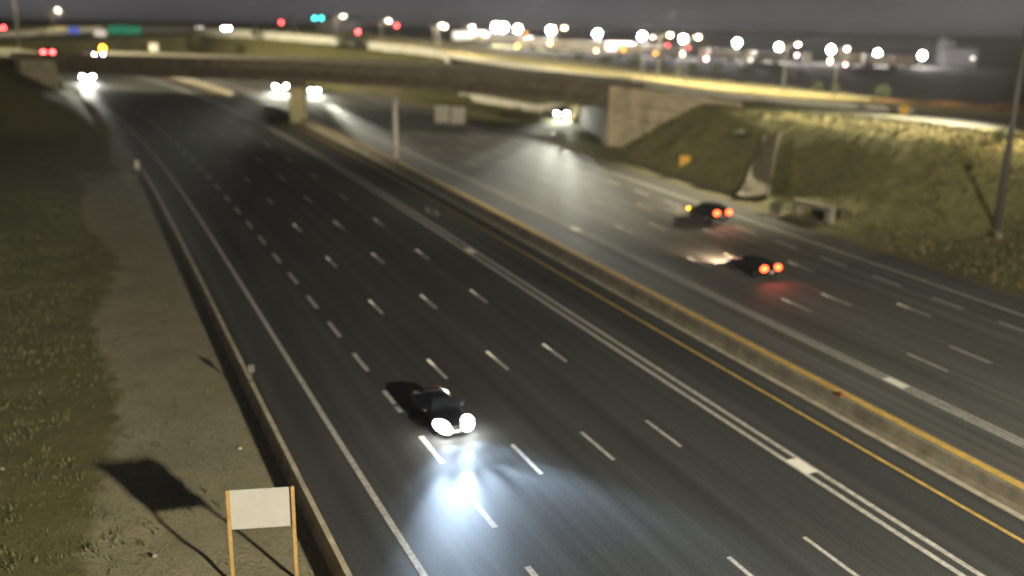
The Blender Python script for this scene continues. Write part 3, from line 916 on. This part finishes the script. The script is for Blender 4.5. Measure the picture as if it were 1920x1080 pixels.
def high_mast(x, y, h, beams, label, col=(1.0, .89, .60)):  # unseen masts added to fill ramp, crest and slope with light
    c = copy_tree(t)
    c.location = (x, y, gz(x, y))
    c['label'] = label
    for ch in list(c.children):
        if ch.type == 'LIGHT': bpy.data.objects.remove(ch)
        else: ch.scale = (1, 1, h / 24.0)
    src = Vector((0, 0, h - 1.2))
    for power, aim, cone in beams:                          # added fill spots, each aimed at one area
        lamp('lamp_light', 'SPOT', c, src, power, col, 1.2, Vector(aim) - (c.location + src), cone, 1.0)
    return c
tag(t, None, None, 'high masts lighting the interchange')
high_mast(92, 150, 36, ((2600000, (45, 123, 8), 31), (1300000, (0, 205, 11), 54), (1500000, (28, 228, 9), 56)), 'added high mast out of view on the right, lighting the embankment road and field')
high_mast(-135, 165, 36, ((1500000, (-20, 238, 14), 74), (1500000, (20, 130, 5), 22)), 'added high mast out of view on the left, lighting the ramp and embankment slope')

# median pole
p = road(84.6, 21.95, .80)
t = thing('camera_pole', 'pale steel pole with a round white cap standing on the median barrier', 'pole', p)
mb = MB(); pole_mesh(mb, 7.2, .32, .26); mb.build('pole', M['panel'], t, smooth=True)
mb = MB(); mb.tube((0, 0, 0), (0, 0, .5), .42, .36, 14); mb.build('base', M['concrete'], t)
mb = MB(); mb.ball((0, 0, 7.5), (.42, .42, .36)); mb.build('cap', M['board'], t, smooth=True)

# distant street lamps along the ramp road
def street_lamp(p, h, mat, label, power=0, col=(1, .86, .6), size=.45, arm=1.8, aim=None):
    t = thing('street_lamp', label, 'street lamp', p, RNG.uniform(-.5, .5), 'street lamps along the ramp road and fields')
    mb = MB(); pole_mesh(mb, h, .12, .07); mb.build('pole', M['dark_steel'], t)
    mb = MB(); mb.tube((0, 0, h - .1), (arm, 0, h + .25), .05, .04, 6); mb.build('arm', M['dark_steel'], t)
    mb = MB(); mb.ball((arm + .2, 0, h + .2), (size, size * .7, size * .6)); mb.build('lamp_head', mat, t, smooth=True)
    if power: lamp('lamp_light', 'POINT', t, (arm + .2, 0, h - .5), power, col, .3)
    return t
def lamp_at(px, py, d, label, mat=None, power=0, size=.45, col=(1, .86, .6)):
    q = img(px, py, d)
    g = gz(q.x, q.y)
    return street_lamp(Vector((q.x - 1.5, q.y, g)), max(q.z - g - .2, 2.5), mat or M['street'], label, power, col, size)
lamp_at(640, 30, 262, 'street lamp with a white ring of light, right of the green signals', power=9000)
lamp_at(725, 38, 255, 'street lamp left of the red light near the middle of the skyline', power=9000)
lamp_at(825, 47, 236, 'left street lamp of a touching pair above the ramp', power=9000)
lamp_at(833, 50, 238, 'right street lamp of a touching pair above the ramp')
lamp_at(882, 50, 226, 'faint street lamp just left of the first floodlight', power=9000)
lamp_at(1055, 52, 205, 'yellowish street lamp right of the third floodlight', M['street_warm'], 7000)
lamp_at(1221, 70, 190, 'street lamp touching the right side of the fifth floodlight', power=0)
lamp_at(1252, 65, 192, 'yellow street lamp between the fifth and sixth floodlights', M['street_warm'], 9000)
lamp_at(1306, 69, 182, 'pale street lamp right of the sixth floodlight', M['street_warm'], 12000)
lamp_at(1491, 83, 180, 'pale street lamp right of the eighth floodlight', power=4000)
lamp_at(1588, 91, 176, 'pale street lamp right of the ninth floodlight', power=3000)
lamp_at(1819, 109, 240, 'lone small lamp at the far right of the dark field')
lamp_at(105, 18, 330, 'faint lamp high over the left hillside', power=9000)

t = street_lamp(Vector((71, 117, gz(71, 117))), 13, M['street_warm'], 'added street lamp out of view at far right, lighting the embankment crest')  # unseen lamp added beyond the right edge to light the crest
t.rotation_euler = (0, 0, 0)
lamp('lamp_light', 'SPOT', t, (0, 0, 12.6), 14000, (1, .84, .48), .4, (-22, -2, -11), 80, 1.0)
t = street_lamp(Vector((70, 106.5, gz(70, 106.5))), 11, M['street_warm'], 'second added street lamp out of view at far right, nearer the road, lighting the crest')  # another unseen lamp, added to brighten the near crest verge
t.rotation_euler = (0, 0, math.pi)
lamp('lamp_light', 'SPOT', t, (2.0, 0, 10.6), 52000, (1, .84, .48), .4, (14, 2.6, -8.5), 58, 1.0)
# floodlight masts of the truck yard
FL = [(932, 51, 1.2), (971, 54, 1.0), (1033, 57, 1.1), (1120, 63, 1.0), (1204, 68, 1.0), (1281, 73, 1.0), (1382, 80, 1.0), (1460, 88, .9), (1558, 93, 1.0), (1645, 100, .9), (1729, 104, 1.0)]
names = ['first', 'second', 'third', 'fourth', 'fifth', 'sixth', 'seventh', 'eighth', 'ninth', 'tenth', 'eleventh']
for i, (px, py, k_) in enumerate(FL):
    q = img(px, py, 350); g = gz(q.x, q.y)
    t = thing('floodlight_mast', f'glaring white yard floodlight on a mast, {names[i]} from the left in the row', 'floodlight', (q.x, q.y, g), 0, 'floodlight masts in a row over the truck yard')
    h = q.z - g
    mb = MB(); pole_mesh(mb, h, .16, .10); mb.build('mast', M['dark_steel'], t)
    mb = MB(); mb.box((0, .1, h + .2), (2.2, .15, .15)); mb.build('crossbar', M['dark_steel'], t)
    for sx in (0,) if i else (-.2, 2.2):
        mb = MB(); mb.ball((sx, -.2, h), (1.0 * k_, .5, 1.05 * k_)); mb.build('floodlight', M['flood'], t, smooth=True)
    if i not in (0, 9, 10):
        mb = MB(); mb.ball((0, -.5, max(h - 5.2, 1.2)), (.4, .3, .6)); mb.build('lower_light', M['street_warm'], t, smooth=True)
    lamp('yard_light', 'POINT', t, (0, -3.0, h), 30000, (1, .95, .9), .5)

# traffic signals far away
def signal(px, py, d, lenses, label, h=None):
    q = img(px, py, d); g = gz(q.x, q.y); h = max(q.z - g, 3.0)
    t = thing('traffic_signal', label, 'traffic light', (q.x, q.y, g), 0, 'traffic signals at the ramp junction')
    mb = MB(); mb.tube((0, .3, 0), (0, .3, h + .6), .09, .07, 8); mb.build('pole', M['dark_steel'], t)
    for dx, mat in lenses:
        mb = MB(); mb.box((dx, 0, h), (.5, .3, 1.3)); hs = mb.build('housing', M['trim'], t)
        mb = MB(); mb.ball((dx, -.2, h + (.0)), (.36, .14, .36)); mb.build('lens', mat, hs, smooth=True)
signal(590, 34, 330, [(0, M['sig_green']), (2.3, M['sig_green'])], 'two green traffic lights side by side on the left skyline')
signal(616, 33, 335, [(0, M['red_lens_off'])], 'dim red traffic light right of the green pair')
signal(528, 52, 300, [(0, M['sig_red'])], 'red traffic light above the pale ramp on the left')
signal(672, 75, 240, [(0, M['sig_red'])], 'red traffic light at the edge of the dark mound')
signal(744, 48, 300, [(0, M['sig_red'])], 'red traffic light right of a white street lamp mid skyline')
signal(690, 43, 310, [(0, M['red_lens_off'])], 'dim red traffic light between two street lamps')
signal(8, 56, 250, [(0, M['sig_red']), (-1.5, M['sig_red'])], 'red traffic lights at the left edge of the picture')
q = on_deck(-46, 16)
t = thing('traffic_signal', 'orange traffic light over the left end of the bridge', 'traffic light', q)
mb = MB(); mb.tube((0, .3, 0), (0, .3, 2.6), .09, .07, 8); mb.build('pole', M['dark_steel'], t)
mb = MB(); mb.box((0, 0, 1.7), (.6, .3, 1.3)); hs = mb.build('housing', M['trim'], t)
mb = MB(); mb.ball((0, -.2, 1.6), (.5, .14, .5)); mb.build('lens', M['amber'], hs, smooth=True)

# signs
def flat_sign(name, px, py, d, w, h, mat, label, cat='sign', posts=1, post_mat=None, ground_=True, diamond=False, rz=0.0):
    q = img(px, py, d); g = gz(q.x, q.y)
    t = thing(name, label, cat, (q.x, q.y, g), rz)
    zc = q.z - g
    mb = MB()
    if diamond:
        mb.prism([(0, 0, zc - h / 2), (w / 2, 0, zc), (0, 0, zc + h / 2), (-w / 2, 0, zc)], (0, -.03, 0))
    else:
        mb.box((0, -.02, zc), (w, .04, h))
    mb.build('panel', mat, t)
    for k in range(posts):
        x = 0 if posts == 1 else (-w * .36 if k == 0 else w * .36)
        mb = MB(); mb.tube((x, .06, -.2), (x, .06, zc + h * .3), .05, .05, 8); mb.build('post', post_mat or M['steel'], t)
    return t
flat_sign('warning_sign', 1284, 305, 121, 1.35, 1.75, M['yellow_sign'], 'yellow warning sign at the foot of the grass embankment')
flat_sign('warning_sign', 1695, 209, 140, 1.2, 1.6, M['yellow_sign'], 'yellow warning sign beside the road on top of the embankment')
flat_sign('road_sign', 829, 214, 158, 2.35, 2.7, M['panel'], 'left one of two pale square panels standing below the bridge', posts=2)
flat_sign('road_sign', 859, 216, 158, 2.3, 2.7, M['panel'], 'right one of two pale square panels standing below the bridge', posts=2)
flat_sign('guide_sign', 221, 56, 285, 5.6, 2.4, M['sign_lit_green'], 'left half of the green guide sign on the hillside', posts=2)
flat_sign('guide_sign', 250, 57, 284, 4.4, 2.2, M['sign_lit_green'], 'right half of the green guide sign on the hillside', posts=2)
flat_sign('blue_sign', 139, 57, 280, 2.6, 1.9, M['sign_lit_blue'], 'small blue sign left of the green guide sign', posts=1)
flat_sign('white_sign', 188, 63, 275, 3.4, 1.8, M['sign_lit_white'], 'pale pinkish sign just left of the green guide sign', posts=1)
flat_sign('white_sign', 288, 89, 205, 1.8, 1.6, M['panel'], 'small lilac sign on the far side of the bridge', posts=1)
flat_sign('marker_post', 257, 309, 110, .5, 1.0, M['panel'], 'small pinkish marker post at the end of the left roadside barrier', 'marker post')

# construction sign seen from behind at the lower left
bl, brp = Vector((-10.05, 31.0, 0)), Vector((-7.74, 31.4, 0))
t = thing('sign_board', 'blank white board on orange wooden posts beside the left barrier', 'sign', ((bl + brp) / 2).to_tuple()[:2] + (gz(*((bl + brp) / 2).xy),), math.atan2(brp.y - bl.y, brp.x - bl.x))
mb = MB(); mb.box((0, 0, 2.93), (2.30, .03, 1.55)); mb.build('board', M['board'], t)
for sx in (-1, 1):
    mb = MB(); mb.box((sx * 1.13, -.068, 1.70), (.12, .10, 4.1)); mb.build('post', M['wood'], t)
for z in (2.35, 3.45):
    mb = MB(); mb.box((0, .055, z), (2.2, .08, .09)); mb.build('batten', M['wood'], t)

# culvert headwall and drainage chute on the right embankment
q = road(47.6, 53.6); hq = heading(47.6)
t = thing('culvert', 'concrete culvert headwall with a dark opening at the embankment foot', 'culvert', q, hq - math.pi / 2 + math.pi)
# local x along the road, local y toward the road (negative y is the slope side)
mb = MB()
mb.box((0, 0, 1.42), (5.4, .7, .46)); mb.build('lintel', M['concrete'], t)
for sx in (-1, 1):
    mb = MB(); mb.box((sx * 2.35, 0, .58), (.7, .8, 1.22)); mb.build('side_wall', M['concrete'], t)
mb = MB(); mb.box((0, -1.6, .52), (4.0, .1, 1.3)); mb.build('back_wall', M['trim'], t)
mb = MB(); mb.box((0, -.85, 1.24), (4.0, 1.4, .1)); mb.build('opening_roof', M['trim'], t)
mb = MB(); mb.box((0, .3, .03), (4.2, 1.8, .1)); mb.build('apron', M['dark_concrete'], t)
mb = MB(); rows = []; NCH = 14
top_l, top_r = img(1434, 246, 117), img(1462, 247, 117)
bot_l, bot_r = img(1381, 372, 104.6), img(1438, 374, 104.0)
M['chute'] = pmat('spillway_stone', (.10, .087, .055), .9, var=.3, scale=1.2, bump=.4)
for i in range(NCH + 1):
    k = i / NCH
    a, c = top_l.lerp(bot_l, k), top_r.lerp(bot_r, k)
    r_ = []
    for j, lift in ((0, .62), (.12, .48), (.5, .46), (.88, .62), (1, .80)):
        w = a.lerp(c, j)
        r_.append(Vector((w.x, w.y, gz(w.x, w.y) + lift)))
    rows.append([r_[0] - Vector((0, 0, 1.2))] + r_ + [r_[-1] - Vector((0, 0, 1.4))])
mb.loft(rows)
tag(mb.build('drainage_chute', M['chute'], None), 'pale stone drainage chute widening down the grass embankment', 'drain')

# small things by the lighting pole
q = img(1870, 462, 89); q.z = gz(q.x, q.y)
t = thing('utility_box', 'small pale box with a rusty red base below the lighting pole', 'box', q, .4)
mb = MB(); mb.box((0, 0, .42), (.5, .4, .5)); mb.build('box', M['concrete'], t)
mb = MB(); mb.box((0, -.15, .08), (.6, .5, .18)); mb.build('base', M['rust'], t)
for (px, py, lab) in ((290, 1048, 'crumpled white litter on the gravel by the sign board'), (5, 882, 'pale scrap of litter in the grass at the left edge'), (450, 843, 'small pale scrap on the gravel near the barrier')):
    for d in np.arange(28, 70, .25):
        q = img(px, py, d)
        if q.z <= gz(q.x, q.y) + .05: break
    mb = MB()
    mb.ball((0, 0, .06), (.12, .09, .06), 7, 5)
    for i, v in enumerate(mb.v): mb.v[i] = tuple(c * random.uniform(.7, 1.25) for c in v)
    o = mb.build('litter', M['litter']); o.location = (q.x, q.y, gz(q.x, q.y)); tag(o, lab, 'litter')

# ------------------------------------------------------------------ truck yard: trailers and buildings
def trailer(px, py, d, L, rz, mat, label):
    q = img(px, py, d); g = gz(q.x, q.y)
    t = thing('trailer', label, 'trailer', (q.x, q.y, g), rz, 'white trailers parked in the truck yard')
    mb = MB(); mb.box((0, 0, 2.55), (L, 2.55, 2.8)); mb.build('box_body', mat, t)
    mb = MB(); mb.box((0, 0, 1.03), (L * .96, .9, .2)); mb.build('chassis', M['dark_steel'], t)
    for x in (-L * .42, -L * .33, L * .30):
        for sy in (-1, 1):
            mb = MB(); mb.tube((x, sy * .8, .5), (x, sy * 1.22, .5), .5, .5, 10); mb.build('wheel', M['rubber'], t)
    return t
TR = [(880, 78, 352, 12, .15), (905, 84, 346, 10, 1.4), (940, 84, 345, 12, .1), (985, 90, 342, 10, 1.3), (1015, 92, 340, 9, .3), (1068, 96, 338, 13, .05), (1100, 98, 337, 13, .0),
      (1150, 88, 352, 14, .1), (1180, 101, 334, 9, .2), (1215, 94, 346, 11, .0), (1250, 104, 332, 8, .4), (1320, 108, 330, 8, 1.3), (1350, 112, 338, 12, .1), (1405, 112, 330, 8, 1.2),
      (1440, 114, 336, 10, .2), (1512, 117, 330, 9, 1.3), (1585, 119, 328, 7, 1.2), (1615, 121, 336, 13, .0), (1650, 123, 332, 12, .05), (1690, 125, 330, 8, .2)]
wh = ['beneath the gap', 'end-on', 'below the first floodlight', 'end-on by the second floodlight', 'short', 'side-on', 'side-on, right of its twin', 'standing farther back', 'short, by an amber light', 'behind an amber light', 'low',
      'end-on, right of the sixth floodlight', 'dim', 'bright, end-on', 'low, below the eighth floodlight', 'beside a red light', 'end-on, below the ninth floodlight', 'long', 'long, below the tenth floodlight', 'last on the right']
mats = [M['trailer'], pmat('trailer_cream', (.60, .52, .42), .5), pmat('trailer_grey', (.40, .38, .37), .5), pmat('trailer_pinkish', (.62, .48, .45), .5)]
for i, a in enumerate(TR):
    trailer(*a, mats[i % 4] if i % 3 else mats[0], f'white box trailer in the lit yard, {wh[i]}')
def yard_lamp(px, py, d, mat, label, size=.42):
    q = img(px, py, d); g = gz(q.x, q.y); h = max(q.z - g, .9)
    t = thing('marker_lamp', label, 'lamp', (q.x, q.y, g), 0, 'small coloured lamps in the truck yard')
    mb = MB(); mb.tube((0, .2, 0), (0, .2, h + .2), .06, .05, 6); mb.build('post', M['dark_steel'], t)
    mb = MB(); mb.ball((0, 0, h), (size, .25, size)); mb.build('lamp', mat, t, smooth=True)
M['amber_dim'] = emat('dim_amber_lens', (1.0, .42, .04), 9)
M['red_dim'] = emat('dim_red_lens', (1.0, .10, .09), 9)
M['pink'] = emat('pinkish_lamp_glass', (1.0, .62, .62), 16)
yard_lamp(1169, 93, 331, M['amber_dim'], 'amber lamp in the yard left of the fifth floodlight')
yard_lamp(1229, 100, 329, M['amber_dim'], 'amber lamp in the yard right of the fifth floodlight')
yard_lamp(985, 62, 345, M['amber_dim'], 'faint amber glow right of the second floodlight', .3)
yard_lamp(1252, 85, 335, M['red_dim'], 'red lamp left of the sixth floodlight')
yard_lamp(1290, 90, 333, M['red_dim'], 'red lamp below the sixth floodlight')
yard_lamp(1494, 104, 331, M['pink'], 'pinkish lamp below and right of the eighth floodlight')
yard_lamp(1519, 104, 333, M['sig_red'], 'deep red lamp in the yard between the eighth and ninth floodlights', .3)
yard_lamp(1324, 112, 325, M['pink'], 'pinkish lamp low in the yard left of the seventh floodlight', .5)
yard_lamp(1407, 112, 325, M['street'], 'low white lamp right of the seventh floodlight', .55)
yard_lamp(1556, 116, 325, M['street_warm'], 'low yellow lamp under the ninth floodlight', .45)
yard_lamp(1585, 121, 325, M['pink'], 'pinkish lamp right of the low yellow one', .45)
yard_lamp(1118, 95, 330, M['street_warm'], 'low yellow lamp under the fourth floodlight', .5)
yard_lamp(1031, 82, 335, M['street_warm'], 'yellow lamp under the third floodlight', .5)
yard_lamp(970, 88, 335, M['amber_dim'], 'yellowish lamp under the second floodlight', .5)
M['shed'] = pmat('shed_wall', (.12, .12, .13), .8)
for (px, py, d, w, h, lab) in ((640, 52, 420, 16, 5, 'low grey shed on the skyline beyond the ramp'), (1790, 133, 380, 12, 6, 'dark shed at the right end of the yard'), (1770, 128, 385, 3, 9, 'dark narrow silo at the right end of the yard')):
    q = img(px, py, d); g = gz(q.x, q.y)
    t = thing('shed', lab, 'building', (q.x, q.y, g))
    mb = MB(); mb.box((0, 0, h / 2), (w, 8, h)); mb.build('wall', M['shed'], t)
    mb = MB(); mb.prism([(-w / 2 - .3, -4.3, h + .003), (-w / 2 - .3, 4.3, h + .003), (-w / 2 - .3, 0, h + 1.4)], (w + .6, 0, 0)); mb.build('roof', M['dark_steel'], t)

# raised strip beyond the approach road, far right; orange lamp light in its colour
M['sodium_lit'] = pmat('sodium_lit_ground', (.26, .13, .045), .95, var=.6, scale=.3, bump=.4)
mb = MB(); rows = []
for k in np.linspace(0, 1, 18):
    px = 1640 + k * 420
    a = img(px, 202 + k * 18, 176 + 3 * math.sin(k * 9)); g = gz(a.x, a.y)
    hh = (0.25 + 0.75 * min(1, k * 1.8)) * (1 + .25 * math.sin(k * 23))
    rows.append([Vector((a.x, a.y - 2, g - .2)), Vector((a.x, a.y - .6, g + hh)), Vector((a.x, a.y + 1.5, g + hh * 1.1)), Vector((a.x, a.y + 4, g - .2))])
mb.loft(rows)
tag(mb.build('sodium_lit_strip', M['sodium_lit'], None, smooth=True), 'low ground strip with orange lamp light in its colour, beyond the embankment road at far right', None, None, 'structure')

# ------------------------------------------------------------------ vegetation
def leaf_crown(mb, c, s, n, leaf, spiky=False):
    for _ in range(n):
        while True:
            v = Vector((random.uniform(-1, 1), random.uniform(-1, 1), random.uniform(-1, 1)))
            if .25 < v.length < 1: break
        if spiky:
            zz = random.random() ** 1.4; rr = (1 - zz) * random.uniform(.3, 1.0); a = random.uniform(0, 6.28)
            p_ = Vector((c[0] + s[0] * rr * math.cos(a), c[1] + s[1] * rr * math.sin(a), c[2] - s[2] + 2 * s[2] * zz))
        else:
            k = 1 + .22 * math.sin(5 * v.x + 3) * math.cos(4 * v.z + 2 * v.y)
            p_ = Vector((c[0] + v.x * s[0] * k, c[1] + v.y * s[1] * k, c[2] + v.z * s[2] * k))
        a = Vector((random.gauss(0, 1), random.gauss(0, 1), random.gauss(0, 1))).normalized()
        b_ = a.orthogonal().normalized()
        l = leaf * random.uniform(.6, 1.4)
        mb.add([p_ - a * l, p_ + b_ * l * .5, p_ + a * l, p_ - b_ * l * .5], [(0, 1, 2, 3)])
def bush(px, py, d, w, h, label, name='bush', cat='bush', mat='leaf', spiky=False, n=260, group='bushes along the far verges'):
    q = img(px, py, d); g = gz(q.x, q.y)
    t = thing(name, label, cat, (q.x, q.y, g), 0, group)
    mb = MB(); leaf_crown(mb, (0, 0, h * .55), (w / 2, w / 2, h * .5), n, .11 * max(w, 1.5) ** .6, spiky); mb.build('crown', M[mat], t)
    mb = MB(); mb.tube((0, 0, -.2), (0, 0, h * .6), .10, .04, 6)
    for k in range(4):
        a = k * 1.6; mb.tube((0, 0, h * .2), (math.cos(a) * w * .3, math.sin(a) * w * .3, h * .6), .05, .02, 5)
    mb.build('trunk', M['bark'], t)
for px, py, w, h, lab in ((450, 93, 2.4, 3.6, 'dark round bush, leftmost on the green verge below the ramp'), (481, 93, 2.2, 2.8, 'low dark bush, second from the left below the ramp'), (530, 92, 1.9, 3.0, 'small bush left of the tall narrow conifer'),
                          (603, 91, 2.0, 3.4, 'dark conifer right of the tall narrow one')):
    bush(px, py, 256, w * 1.35, h * 1.2, lab, 'shrub', 'shrub', 'leaf_dark', n=300, group='dark shrubs on the verge below the ramp')
bush(552, 91, 255, 2.3, 6.2, 'tall narrow dark conifer on the verge below the ramp', 'conifer', 'tree', 'leaf_dark', True, 420, 'dark shrubs on the verge below the ramp')
q = img(662, 100, 226); g = gz(q.x, q.y)
t = thing('shrub_mound', 'broad dark mound of shrubs beside the red traffic light', 'shrub', (q.x, q.y, g))
mb = MB(); leaf_crown(mb, (0, 0, 1.2), (4.5, 2.5, 2.0), 900, .28); mb.build('crown', M['leaf_dark'], t)
mb = MB(); mb.tube((0, 0, -.3), (0, 0, 1.6), .14, .05, 6); mb.build('trunk', M['bark'], t)
hb = [(1085, 116, 3, 2.0), (1135, 121, 4, 2.2), (1190, 122, 4, 2.5), (1240, 126, 4, 2.4), (1295, 130, 3.5, 2.2), (1345, 136, 4, 2.0), (1400, 141, 4, 2.2), (1450, 147, 4, 2.2), (1500, 155, 3, 1.9)]
lb_ = ['leftmost in the hedge below the yard lights', 'under the fourth floodlight', 'left of the fifth floodlight', 'right of the fifth floodlight', 'below the sixth floodlight', 'left of the seventh floodlight', 'below the seventh floodlight', 'below the eighth floodlight', 'rightmost in the hedge below the yard lights']
for (px, py, w, h), l in zip(hb, lb_): bush(px, py, 262, w, h, 'dark bush, ' + l, n=220, group='hedge bushes below the yard')
for px, py, d, w, h, l in ((1530, 172, 205, 2.6, 2.2, 'dark bush at the edge of the dark field, left of three'), (1565, 176, 203, 2.4, 1.8, 'low bush beside the darker one at the field edge'), (1652, 190, 186, 3.4, 2.6, 'largest dark bush beyond the embankment road'),
                           (1722, 197, 182, 2.0, 2.0, 'dark bush right of the upper yellow sign'), (1868, 300, 106, 1.6, 1.6, 'dark bush on the crest just left of the lighting pole'), (1270, 152, 200, 1.4, 2.6, 'thin dark shrub in the dry grass under the sixth floodlight'),
                           (1385, 248, 121, 2.2, 1.0, 'low dark bush near the top of the embankment slope'), (1180, 168, 150, 2.0, 1.4, 'dark clump at the corner of the bridge wing wall'), (1455, 398, 98, 1.6, 1.3, 'dark weed clump left of the culvert')):
    bush(px, py, d, w, h, l, n=260)

# grass tufts and weeds
def tufts(name, mat, pts, hmin, hmax, nblade, label, spread=.22):
    mb = MB()
    V, F = [], []
    for x, y, z, k in pts:
        for _ in range(nblade):
            a = random.uniform(0, 6.28); r_ = random.uniform(0, spread)
            bx, by = x + r_ * math.cos(a), y + r_ * math.sin(a)
            h = random.uniform(hmin, hmax) * k; w = .022 + .02 * random.random()
            lx, ly = random.gauss(0, .35) * h, random.gauss(0, .35) * h
            c, s_ = math.cos(a * 3), math.sin(a * 3)
            n = len(V)
            V += [(bx - c * w, by - s_ * w, z - .03), (bx + c * w, by + s_ * w, z - .03), (bx + lx, by + ly, z + h)]
            F.append((n, n + 1, n + 2))
    mb.v, mb.f = V, F
    me_ = bpy.data.meshes.new(name); me_.from_pydata(V, [], F); me_.materials.append(mat)
    o = bpy.data.objects.new(name, me_); COL.objects.link(o)
    return tag(o, label, None, None, 'stuff')
def so_points(n, s0, s1, o0, o1, dens=None):
    s = RNG.uniform(s0, s1, n); o = RNG.uniform(o0, o1, n)
    P = np.array([road(a, c)[:2] for a, c in zip(s, o)])
    z, ss, oo = ground_z(P)
    keep = np.ones(n, bool) if dens is None else np.array([RNG.uniform() < dens(a, c) for a, c in zip(ss, oo)])
    k = .6 + .8 * (np.sin(P[:, 0] * .55) * np.sin(P[:, 1] * .43 + 1) * .5 + .5)
    return [(P[i, 0], P[i, 1], z[i], k[i]) for i in range(n) if keep[i]]
tufts('grass', M['grass'], so_points(12000, -4, 80, -34, -8.5, lambda s, o: 1 if o < -14.6 + math.sin(s * .21) * .8 + 2 * random.gauss(0, .5) else .10), .05, .26, 5, 'rough grass and weeds on the left roadside')
tufts('grass', M['grass'], so_points(9000, 16, 92, 52.5, 86, lambda s, o: 1 if o > 55 else .3), .15, .50, 6, 'rough grass covering the right embankment')
tufts('grass', M['grass'], so_points(1500, 80, 108, 51.5, 64, None), .12, .40, 6, 'grass in front of the right abutment')
tufts('dry_grass', M['dry_grass'], so_points(1500, 10, 50, 52, 76, lambda s, o: .8), .12, .40, 6, 'dry yellow grass by the lighting pole')

# ------------------------------------------------------------------ night haze
mb = MB(); mb.box((0, 2500, 25), (12600, 12600, 76))
hz = mb.build('haze', None)
hm = bpy.data.materials.new('haze'); hm.use_nodes = True
hn = hm.node_tree.nodes; hn.clear()
ho = hn.new('ShaderNodeOutputMaterial'); hv = hn.new('ShaderNodeVolumePrincipled')
hv.inputs['Color'].default_value = (.95, .95, .97, 1)
hv.inputs['Density'].default_value = 0.00015
hv.inputs['Anisotropy'].default_value = 0.3
hm.node_tree.links.new(hv.outputs[0], ho.inputs['Volume'])
hz.data.materials.append(hm)
tag(hz, None, None, None, 'stuff')
